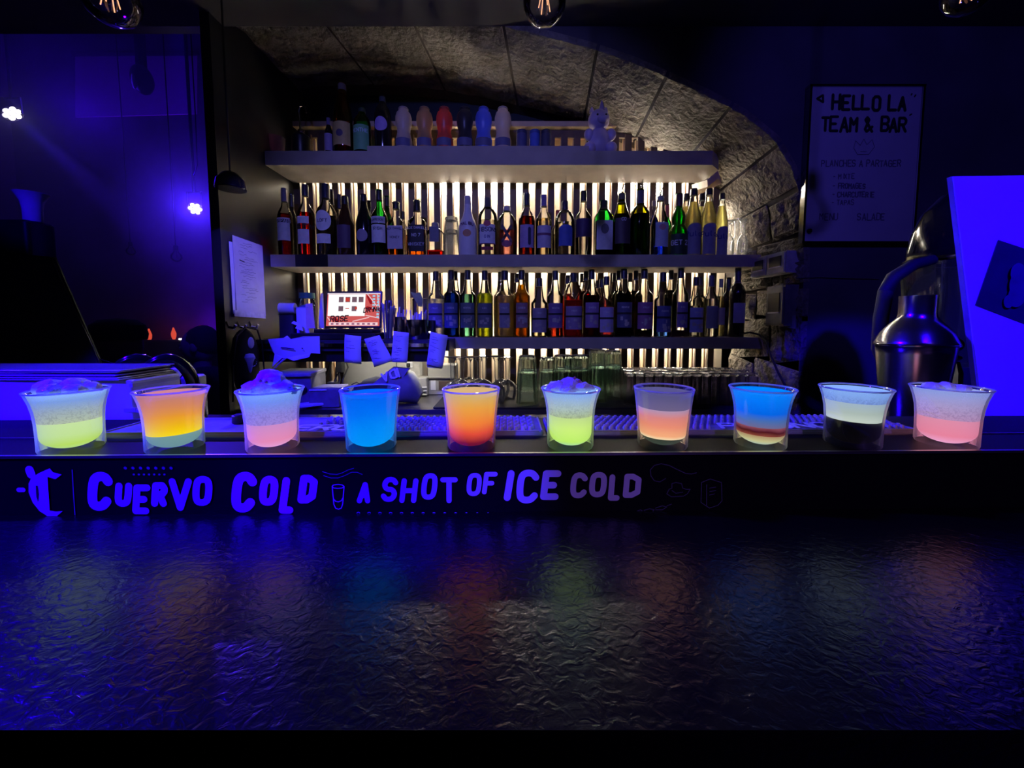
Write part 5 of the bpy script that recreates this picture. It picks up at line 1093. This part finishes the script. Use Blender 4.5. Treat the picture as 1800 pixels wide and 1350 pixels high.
for i, pts_ in ((5, [(.003,-.006,.069),(.007,-.008,.066),(-.012,-.019,.0535)]), (2, [(-.002,-.012,.068),(.004,-.013,.067)]), (9, [(.015,-.018,.054),(.011,-.02,.055)])):
    m = MB()
    for q in pts_: m.ball(q, .0016, 8, 6)
    part('red_flecks', m, pm('red_fleck', (.55,.18,.16), .5), shots[i])
# ------------------------------------------------------------------ bar mats with nubs and raised lettering
def barmat(x0, x1, label, txt, tx, nub0, tilt_):
    L = x1-x0; c = BT((x0+x1)/2, .4365, ZL); t = thing('bar_mat', label, 'bar mat', c, YAW, 'rubber bar mats behind the shots')
    part('base', MB().rbox((0,0,.0022), (L,.062,.0044), .006), pm('mat_rubber', (.30,.28,.32), .85, spec=.15), t)
    part('border', MB().box((0,-.030,.0052), (L-.01,.0016,.0016)).box((0,.030,.0052), (L-.01,.0016,.0016)).box((-L/2+.002,0,.0052), (.0016,.058,.0016)).box((L/2-.002,0,.0052), (.0016,.058,.0016)), pm('mat_border', (.30,.29,.32), .5), t, smooth=False)
    m = MB(); r = 0; y = -.0235
    while y < .028:
        x = -L/2+.008+(.0034 if r % 2 else 0)*tilt_
        while x < L/2-.008:
            if x > nub0 and not (txt and y < -.004 and abs(x-tx) < len(txt)*.0115): m.lathe([(.0024,0),(.0021,.0036),(.0014,.0044),(0,.0044)], 6, (x, y, .0044), caps=False)
            x += .0078
        y += .0068; r += 1
    part('nubs', m, pm('mat_nubs', (.42,.40,.44), .8, spec=.15), t, kind='stuff')
    if txt:
        ps, LL = text_polys(txt, .021, jit=.0, narrow=.85, adv=.023); m = MB(); m.strokes([[(q[0]-LL/2, q[1]) for q in pl] for pl in ps], .0048, (1,0,0), (.25,.95,0), (tx, -.0285, .0072), 8)
        part('lettering', m, pm('mat_lettering', (.75,.73,.78), .5), t, smooth=False)
xq = lambda px: (px-900)/F_PX*.43
barmat(xq(215), xq(955), 'rubber bar mat with raised letters behind the shots, laptop side half', 'ERC', xq(575)-xq(585), xq(560)-xq(585), 1)
barmat(xq(962), xq(1600), 'rubber bar mat with raised letters behind the shots, whiteboard side half', 'PIRONO', xq(1360)-xq(1281), -1, 1)
c = BT(xq(403), .447, ZL+.0055); t = thing('black_stopper', 'small black stopper on the plain end of the bar mat', 'cap', c)
part('cap', MB().lathe([(0,0),(.0075,0),(.008,.001),(.0075,.0085),(0,.009)], 18), M_BLACK, t); part('cap_top', MB().lathe([(0,.0088),(.006,.0088),(.0055,.0098),(0,.0098)], 18), M_RUBBER, t)
# ------------------------------------------------------------------ right end of the bar: shaker, jug, card
ZS = ZB+.008
p = W(1612, 700, .56); t = thing('cocktail_shaker', 'polished steel cocktail shaker without its cap behind the last two shots', 'shaker', (p.x*.985, .56, ZS))
sz = W(1612, 520, .56).z-ZS; R = .0435
part('cup', MB().lathe([(0,0),(.030,0),(.032,.003),(.038,sz*.40),(R*.97,sz*.60),(R,sz*.655),(R*1.02,sz*.66)], 48, caps=False), M_SHAKER, t)
part('strainer_top', MB().lathe([(R*1.035,sz*.655),(R*1.04,sz*.672),(R*1.0,sz*.69),(R*.90,sz*.74),(R*.74,sz*.79),(R*.56,sz*.83),(R*.49,sz*.855),(R*.47,sz*.88),(R*.475,sz*.995),(R*.48,sz*1.0),(R*.43,sz*1.0),(0,sz*.985)], 48, caps=False), M_SHAKER, t)
part('seam', MB().tube([(R*1.035*math.cos(a),R*1.035*math.sin(a),sz*.662) for a in [k*2*PI/40 for k in range(40)]], .0012, 6, True), M_STEEL, t)
p = W(1672, 640, .80); t = thing('blender', 'blender with black curved handle and clear jug behind the shaker', 'blender', (p.x, .80, ZB-.25))
zq = lambda py: W(1672, py, .80).z-(ZB-.25)
part('motor_base', MB().lathe([(0,0),(.10,0),(.105,.01),(.085,.20),(.070,zq(640)),(0,zq(640))], 28), M_BLACK, t)
part('jug', MB().lathe([(.052,zq(640)),(.060,zq(600)),(.072,zq(470)),(.074,zq(462))], 28, caps=False, sq=5), thin_glass('smoky_jug', (.45,.50,.58), (.20,.24,.32), 1.4, .05), t)
part('lid', MB().lathe([(.078,zq(462)),(.080,zq(455)),(.080,zq(440)),(.074,zq(405)),(.060,zq(370)),(.034,zq(340)),(0,zq(332))], 32), M_BLACKG, t)
part('lid_rim', MB().tube([(.083*math.cos(a),.083*math.sin(a),zq(456)) for a in [k*2*PI/36 for k in range(36)]], .003, 6, True), M_STEEL, t)
hx = lambda px: W(px, 560, .77).x-p.x
part('handle', MB().tube([(hx(1622),-.04,zq(462)),(hx(1590),-.04,zq(470)),(hx(1556),-.04,zq(492)),(hx(1545),-.04,zq(515)),(hx(1540),-.04,zq(560)),(hx(1540),-.04,zq(610)),(hx(1560),-.04,zq(650))], [.010,.011,.012,.012,.012,.012,.012], 12), M_RUBBER, t)
part('spout_tube', MB().lathe([(.016,zq(520)),(.018,zq(486))], 18, (-.03,-.05,0)), thin_glass('grey_tube', (.6,.65,.7), (.3,.35,.4), 1.2, .1), t)
p = W(1698, 660, .60); t = thing('pour_spout', 'small steel jigger beside the white sign, behind the last shot', 'jigger', (p.x, .62, ZS))
hz = W(1698, 590, .62).z-ZS
part('lower_cup', MB().lathe([(.013,0),(.014,hz*.03),(.013,hz*.60),(.008,hz*.72)], 20, caps=False), M_CHROME, t); part('ring', MB().ball((0,0,hz*.76), .011, 16, 8, (1,1,.5)), M_CHROME, t); part('upper_cup', MB().ball((0,0,hz*.9), .012, 16, 10), M_CHROME, t)
q = [W(1676,310,.530),W(1830,308,.530),W(1850,765,.52),W(1732,765,.52)]; c = sum(q, Vector())/4
t = thing('menu_sign', 'large white sign board lit blue at the end of the bar', 'sign', c)
part('board', MB().prism([v-c for v in q], (0,.005,0)), M_WHITE, t, smooth=False)
part('board_edge', MB().prism([W(1673,310,.5315)-c,W(1677,310,.5315)-c,W(1733,765,.5215)-c,W(1727,765,.5215)-c], (0,.006,0)), pm('grey_card_edge', (.36,.34,.40), .8), t, smooth=False)
k = pm('dark_photo_print', (.035,.02,.08), .4); q2 = [W(1754,422,.5265),W(1830,447,.5265),W(1806,572,.5245),W(1714,536,.5245)]
s_ = part('photo_print', MB().prism([v-c for v in q2], (0,-.0008,0)), k, t, smooth=False)
m = MB(); 
for a, b, r in ((1783,480,.010),(1785,500,.013),(1782,520,.012),(1768,530,.007)):
    v = W(a, b, .5245)-c; m.lathe([(r,0),(0,.00001)], 20, (0,0,0), caps=False); n_ = 40
    m.v[-n_:] = [(v.x+x_, v.y-.004+.002*len(m.v)/400, v.z+y_*1.3) for x_, y_, z_ in m.v[-n_:]]
part('flower_print', m, pm('violet_print', (.09,.03,.19), .5), s_, smooth=False)
m = MB()
for a, b, r in ((1792,362,10),(1795,402,10)):
    v = [W(a, b-18, .5295), W(a+22, b-18, .5295), W(a+22, b+12, .529), W(a+6, b+12, .529), W(a+6, b-8, .529), W(a, b-8, .529)]; m.add([x_-c for x_ in v], [tuple(range(6))])
part('faded_letter', m, pm('faded_violet_print', (.36,.16,.50), .7), t, smooth=False)
# ------------------------------------------------------------------ left end of the bar
t = thing('napkin_box', 'white napkin block, lit blue, under the pile of menus behind the first shot', 'napkins', (-.775, .560, ZS))
zt = ZC-.081-ZS
part('block', MB().rbox((0,0,zt/2), (.50,.08,zt), .004), M_WHITE, t)
rd = random.Random(21)
for i in range(7): part('napkin', MB().box((.252+rd.uniform(-.006,.004), rd.uniform(-.004,.004), zt*(.12+i*.13)), (.016,.075,.005)), M_PAPERG, t, smooth=False, rot=(0, rd.uniform(-.06,.06), 0))
for i in range(5):
    z = ZS+zt+.0016+i*.0030; o = thing('menu_card', ['lowest','second','third','fourth','topmost'][i]+' menu card in the pile behind the first shot', 'menu', (-.790+rd.uniform(-.014,.012), .560, z), rd.uniform(-.02,.02), 'menu cards piled on the napkin block')
    part('card', MB().box((0,0,0), (.51,.084,.0014)), M_WHITE if i % 2 else M_PAPERG, o, smooth=False, rot=(0, rd.uniform(-.003,.002), 0))
    part('cover', MB().box((0,.003,.0010), (.505,.076,.0006)), M_INKB, o, smooth=False)
q = [W(-40,440,.86),W(96,452,.86),W(176,634,.80),W(176,650,.80),W(-40,655,.80)]; c = sum(q, Vector())/5
t = thing('slanted_panel', 'black slanted display panel with a thin bright edge behind the menu pile', 'panel', c)
part('panel', MB().prism([v-c for v in q], (0,.003,0)), M_RUBBER, t, smooth=False)
part('edge', MB().tube([v-c+Vector((0,-.002,0)) for v in (W(93,455,.86), W(176,634,.80))], .0010, 6), M_STEEL, t)
part('stand', MB().box((-.05,.05,-.26), (.12,.04,.40)), M_BLACK, t)
part('base_edge', MB().tube([v-c for v in (W(176,632,.80),W(198,639,.80),W(220,645,.79),W(240,650,.78))], .0016, 6), M_STEEL, t)
for i, (px, l) in enumerate(((240,'first'),(292,'second'))):
    a0 = W(px, 690, .62); t = thing('loop_handle', l+' black looped handle standing behind the second shot', 'handle', (a0.x, .62, ZS), .5, 'black looped handles')
    h = W(px, 628, .62).z-ZS; pts_ = []
    for k in range(13):
        a = PI*k/12; pts_.append((-.030*math.cos(a)+.006*k/12, 0, h*.55+h*.42*math.sin(a)))
    part('loop', MB().tube([(-.022,0,.0)]+pts_+[(.040,0,h*.25),(.044,0,0)], .0095, 10), M_BLACKG, t)
    part('pad', MB().ball((.004,0,h*.55), .024, 14, 8, (.7,.35,1.4)), M_BLACK, t)
    part('stand', MB().box((.010,0,.006), (.08,.024,.012)), M_BLACK, t)
o, w_, h_ = boxthing('sugar_box', 320, 661, 341, 740, .66, .03, M_WHITE, 'small white box, lit blue, behind the second shot', 'box', .0, ZS); part('flap', MB().box((0,-.016,h_*.8), (w_*.9,.002,h_*.3)), M_PAPERG, o)
tag(link('round_knob', MB().ball((0,0,0), .010, 14, 10).lathe([(.006,-.085),(.005,-.008)], 10).mesh('round_knob'), M_WHITE, None, W(307,656,.67)), 'small round knob standing left of the small white box', 'knob')
# drinks machine with flared cup at far left, thin pole
zt = W(60, 391, 1.34).z
t = thing('drinks_machine', 'tall dark machine at the far left with a flared cup on top', 'machine', (-1.87, 1.34, 0))
part('body', MB().rbox((0,0,zt/2), (.50,.09,zt), .015), M_BLACK, t); part('door', MB().box((0,-.047,zt*.6), (.42,.006,.35)), M_BLACKG, t); part('pole', MB().tube([(.155,-.055,zt-.23),(.155,-.055,zt+.08)], .006, 8), M_STEEL, t)
t = thing('flared_cup', 'white flared cup glowing blue on the dark machine', 'cup', (-1.648, 1.34, zt+.001))
hz = W(79, 341, 1.34).z-zt
part('cup', MB().lathe([(0,.0),(.022,0),(.0235,.003),(.024,hz*.45),(.028,hz*.72),(.038,hz*.94),(.043,hz),(.041,hz),(.026,hz*.7),(.021,.006),(0,.006)], 28, caps=False), M_WHITE, t); part('lip', MB().tube([(.042*math.cos(a_),.042*math.sin(a_),hz) for a_ in [k*2*PI/28 for k in range(28)]], .0012, 6, True), M_WHITE, t)
# ------------------------------------------------------------------ pendant filament bulbs
M_FIL = em('filament', (1.0,.42,.22), 1.6)
def bulb(px, py, Y, r, label, lit=True):
    c = W(px, py, Y); t = thing('pendant_bulb', label, 'light bulb', c, 0, 'clear filament bulbs')
    part('globe', MB().lathe([(0,-r),(r*.42,-r*.91),(r*.75,-r*.66),(r*.95,-r*.3),(r,0),(r*.95,r*.32),(r*.76,r*.68),(r*.5,r*1.0),(r*.36,r*1.35)], 28, caps=False), M_BULB, t)
    part('socket', MB().lathe([(r*.38,r*1.3),(r*.42,r*1.35),(r*.42,r*2.2),(r*.30,r*2.4),(0,r*2.45)], 18), M_BLACK, t)
    part('cord', MB().tube([(0,0,r*2.4),(0,0,(ZCEIL if Y < 1.4 else 3.8)-c.z)], .003, 6), M_RUBBER, t)
    f = part('stem', MB().lathe([(r*.16,r*1.3),(r*.09,r*.7),(r*.03,r*.45)], 10), M_BULB, t)
    for k in range(4 if lit else 2):
        a = k*PI/2+.4; part('filament', MB().tube([(r*.12*math.cos(a),r*.12*math.sin(a),r*.5),(r*.30*math.cos(a),r*.30*math.sin(a),-r*.35)], r*.022, 5), M_FIL if lit else M_STEEL, f)
bulb(193, -4, .75, .046, 'clear bulb hanging at the top of the picture over the blue lounge')
bulb(957, 3, .75, .040, 'clear bulb hanging at the top above the middle of the shelves')
bulb(1704, -16, .75, .038, 'clear bulb hanging at the top above the whiteboard end')
bulb(310, 452, 2.4, .030, 'small dim clear bulb hanging in the lounge below the lamp', False)
bulb(230, 442, 2.6, .026, 'small dim clear bulb hanging in the lounge above the capped guest', False)
# ------------------------------------------------------------------ lounge seen past the partition
part_lamp = thing('dome_lamp', 'black dome lampshade beside the partition under the lamp cable', 'lamp', W(406, 333, 1.26))
part('shade', MB().lathe([(.042,0),(.044,.002),(.040,.028),(.022,.050),(.006,.058),(0,.058)], 28), M_BLACKG, part_lamp); part('cord', MB().tube([(0,0,.056),(0,0,ZCEIL-part_lamp.location.z)], .003, 6), M_RUBBER, part_lamp)
def par(px, py, Y, tgt, r, label, st, power, ang):
    c = W(px, py, Y); t = thing('stage_lamp', label, 'stage light', c, 0, None); dv = (Vector(tgt)-c).normalized(); q = dv.to_track_quat('Z', 'Y').to_euler()
    part('can', MB().lathe([(0,-.10),(r*.7,-.10),(r,-.06),(r*1.05,.0),(r*1.0,.0),(r*.9,-.02)], 22, caps=False), M_BLACK, t, rot=q)
    for k in range(7):
        a = k*PI/3; rr = 0 if k == 6 else r*.62; part('led', MB().lathe([(0,.004),(r*.26,.003),(r*.28,-.004),(0,-.006)], 12, (rr*math.cos(a),rr*math.sin(a),0)), em('stage_led', (.80,.72,1.0), st), t, rot=q)
    part('bracket', MB().tube([(r*1.15,0,0),(r*1.15,0,.09),(-r*1.15,0,.09),(-r*1.15,0,0)], .006, 6), M_BLACK, t); part('hanger', MB().tube([(0,0,.09),(0,0,3.8-c.z)], .008, 6), M_BLACK, t)
    s_ = spot('stage_lamp_beam', c+dv*.05, tgt, power, ang, .5, (.05,.01,1.0), .02); return t
par(343, 367, 2.2, (-.2,.2,1.35), .034, 'white flower shaped stage lamp with blue glow beside the partition', 9, 60, 50)
par(22, 200, 2.4, (-1.4,2.6,.9), .05, 'bright stage lamp at the left edge shining down into the lounge', 10, 60, 14)
c = W(250, 140, 2.6); t = thing('ceiling_projector', 'dark ceiling fixture with a blue glint over the lounge', 'projector', c)
part('body', MB().ball((0,0,0), .075, 16, 10, (.7,.9,1.2)), M_BLACK, t); part('neck', MB().tube([(0,0,.06),(0,0,3.8-c.z)], .03, 8), M_BLACK, t); part('lens', MB().ball((.0,-.055,-.035), .030, 12, 8, (.5,.5,1.9)), M_WHITE, t)  # white blob on the body stands in for a blue highlight
tag(link('lamp_cable', MB().tube([W(343,195,1.9),W(345,240,1.9),W(347,290,1.9),W(341,308,1.9)], .0025, 6).tube([W(343,196,1.9),Vector((W(343,196,1.9).x,1.9,3.8))], .0025, 6).mesh('lamp_cable'), M_STEEL), 'thin cable hanging from the ceiling over the flower shaped stage lamp', 'cable')
q = [W(132,97,3.34),W(340,95,3.34),W(340,190,3.34),W(275,196,3.34),W(132,205,3.34)]; c = sum(q, Vector())/5
t = thing('projection_screen', 'pale screen glowing dim blue high on the lounge wall', 'screen', c)
part('sheet', MB().prism([W(132,94,3.38)-c,W(345,94,3.38)-c,W(345,200,3.38)-c,W(132,206,3.38)-c], (0,.01,0)), M_WHITE, t, smooth=False); part('roller', MB().tube([W(128,94,3.36)-c,W(348,93,3.36)-c], .02, 8), M_BLACK, t)
t = thing('lounge_bench', 'dark low bench back across the lounge behind the guests', 'bench', (W(300,610,2.95).x, 3.0, 0))
zt = W(300, 598, 3.05).z
part('back', MB().rbox((0,.1,zt*.5+.2), (1.3,.10,zt-.4), .02), M_CLOTH, t); part('seat', MB().rbox((0,-.10,.40), (1.3,.34,.10), .03), M_CLOTH, t)
for sx in (-.55,.55): part('leg', MB().box((sx,-.1,.18), (.06,.06,.36)), M_BLACK, t)
p = W(322, 596, 3.05); tag(link('phone', MB().rbox((0,0,0), (.07,.01,.014), .003).mesh('phone'), em('phone_light', (1,.95,1), 2.5), None, (p.x, 3.05, zt+.008)), 'tiny lit phone on the bench back', 'phone')
for px, py, l, k in ((262,584,'red table lamp beside the cap of the dark guest',.6),(305,582,'red table lamp in the middle of the lounge wall',1.0),(352,578,'red table lamp next to the partition',.8)):
    p = W(px, py, 3.22); t = thing('table_lamp', l, 'lamp', (p.x, 3.22, p.z-.07), 0, 'little red lamps along the lounge wall')
    part('shade', MB().lathe([(.008,0),(.016,.02),(.018,.05),(.004,.10)], 16, caps=False), em('red_shade', (1,.10,.05), .9), t); part('base', MB().lathe([(0,-p.z+.07),(.08,-p.z+.07),(.02,-p.z+.10),(.02,0),(0,0)], 14), M_BLACK, t)
    point('red_lamp_light', (p.x, 3.30, p.z+.02), .035*k, (1,.05,.12), .03)
# people at the lounge tables
def person(px, py, Y, rz, label, cloth, skin, cap=False, stool=.44):
    top = W(px, py, Y); base = top.z-1.30
    t = thing('person', label, 'person', (top.x, Y, base), rz)
    V = [(0,0,.50),(0,.01,.68),(0,.0,.86),(0,-.01,.98),(0,-.02,1.07), (-.10,-.02,.48),(-.12,-.40,.50),(-.12,-.42,.10),(-.12,-.52,.04), (.10,-.02,.48),(.12,-.40,.50),(.12,-.42,.10),(.12,-.52,.04),
         (-.18,0,.95),(-.25,-.06,.70),(-.20,-.28,.66),(-.18,-.36,.66), (.18,0,.95),(.25,-.06,.70),(.20,-.28,.66),(.18,-.36,.66)]
    E = [(0,1),(1,2),(2,3),(3,4),(0,5),(5,6),(6,7),(7,8),(0,9),(9,10),(10,11),(11,12),(3,13),(13,14),(14,15),(15,16),(3,17),(17,18),(18,19),(19,20)]
    R = [(.17,.13),(.16,.12),(.18,.12),(.13,.09),(.06,.06),(.10,.10),(.075,.075),(.05,.05),(.045,.04),(.10,.10),(.075,.075),(.05,.05),(.045,.04),(.075,.075),(.05,.05),(.04,.04),(.035,.03),(.075,.075),(.05,.05),(.04,.04),(.035,.03)]
    me = bpy.data.meshes.new('person_body'); me.from_pydata(V, E, []); o = link('body', me, cloth, t, smooth=False)
    o.modifiers.new('skin', 'SKIN')
    for i, r in enumerate(R): me.skin_vertices[0].data[i].radius = r
    me.skin_vertices[0].data[0].use_root = True
    s_ = o.modifiers.new('sub', 'SUBSURF'); s_.levels = 2; s_.render_levels = 2
    H = (0,-.03,1.185)
    hd = part('head', MB().ball(H, .105, 20, 14, (.76,.92,1.1)).ball((0,-.125,1.175), .018, 10, 8, (.8,1,1.3)).ball((-.08,-.02,1.18), .022, 8, 6, (.4,1,1.4)).ball((.08,-.02,1.18), .022, 8, 6, (.4,1,1.4)).lathe([(.05,1.03),(.048,1.12)], 14, (0,-.02,0)), skin, t)
    for sx in (-1, 1): part('eye', MB().ball((sx*.032,-.118,1.195), .009, 8, 6), M_INK, hd)
    part('mouth', MB().ball((0,-.118,1.130), .018, 8, 6, (1.2,.4,.35)), M_INKB, hd)
    if cap:
        cp = part('cap', MB().lathe([(.092,1.205),(.096,1.23),(.088,1.27),(.060,1.295),(0,1.302)], 24, (0,-.022,0), dy=1.1), M_CLOTH, t)
        part('brim', MB().ball((0,-.155,1.215), .075, 16, 8, (1,1,.12)), M_CLOTH, cp)
    else: part('hair', MB().ball((0,-.005,1.215), .108, 18, 12, (.80,.92,.95), .03, 2), M_CLOTH, t)
    for sx in (-1, 1):
        hd_ = MB().ball((sx*.18,-.40,.66), .035, 12, 8, (.9,1.2,.5))
        for k in range(4): hd_.tube([(sx*.18+(k-1.5)*.016,-.43,.66),(sx*.18+(k-1.5)*.018,-.47,.655),(sx*.18+(k-1.5)*.017,-.495+abs(k-1.5)*.008,.645)], [.009,.008,.006], 6)
        hd_.tube([(sx*.155,-.40,.66),(sx*.135,-.43,.655),(sx*.14,-.45,.65)], [.010,.009,.007], 6); part('hand', hd_, skin, t)
    c = thing('stool', 'dark stool under the '+('capped guest' if cap else 'guest in the checked top'), 'stool', (top.x, Y, 0), rz, None)
    part('seat', MB().lathe([(0,base+.33),(.18,base+.33),(.18,base+.37),(0,base+.38)], 20), M_CLOTH, c); 
    for k in range(4): part('leg', MB().tube([(.12*math.cos(k*PI/2+.7),.12*math.sin(k*PI/2+.7),base+.34),(.17*math.cos(k*PI/2+.7),.17*math.sin(k*PI/2+.7),.002)], .014, 8), M_BLACK, c)
    return t
SK = pm('skin', (.45,.28,.21), .55, var=.06)
person(214, 560, 1.72, math.radians(-95), 'person in a dark cap and black top sitting in profile in the lounge', M_CLOTH, SK, True)
pr = person(358, 577, 2.42, math.radians(-80), 'person in a dark top with thin pale check lines beside the partition', pm('dark_blue_cloth', (.020,.020,.035), .9), SK)
m = MB(); rd = random.Random(5)
for x in (-.10,-.03,.05,.12): m.tube([(x,-.105,.62),(x*1.02,-.128,.75),(x*1.05,-.128,.88),(x*.9,-.095,.97)], .0022, 5)
for z in (.66,.75,.84): m.tube([(-.17,-.06,z+.01),(-.09,-.118,z),(0,-.130,z),(.09,-.118,z),(.17,-.06,z+.01)], .0022, 5)
part('check_lines', m, M_PAPERG, pr)
# ------------------------------------------------------------------ mist in the lounge lit by its lamps, plus added fill lights
m, n, o = nt('lounge_mist'); v = N(n, 'ShaderNodeVolumeScatter'); v.inputs['Color'].default_value = (.9,.9,1,1); v.inputs['Density'].default_value = 0.16; v.inputs['Anisotropy'].default_value = 0.45; n.links.new(v.outputs[0], o.inputs['Volume'])
o = link('mist', MB().box((-2.71, 2.44, 1.9), (3.14, 1.86, 3.7)).mesh('mist'), m, None, None, False, None, 'stuff'); o['label'] = 'thin blue mist hanging in the lounge behind the partition'; o['category'] = 'mist'
spot('lounge_violet_wash', (-2.2, 3.24, .70), (-2.25, 3.46, 1.75), 150, 120, .9, (.10,.0,1.0))  # added wash that brightens the lower lounge wall
spot('blue_fill_guest', (-1.35, 1.62, 2.5), (W(356,600,2.40).x, 2.40, 1.18), 60, 14, .5)  # added spot that brightens the guest's face
point('lounge_blue_fill', (-2.7, 2.5, 2.6), 7.0, (.04,0,1.0), .15)
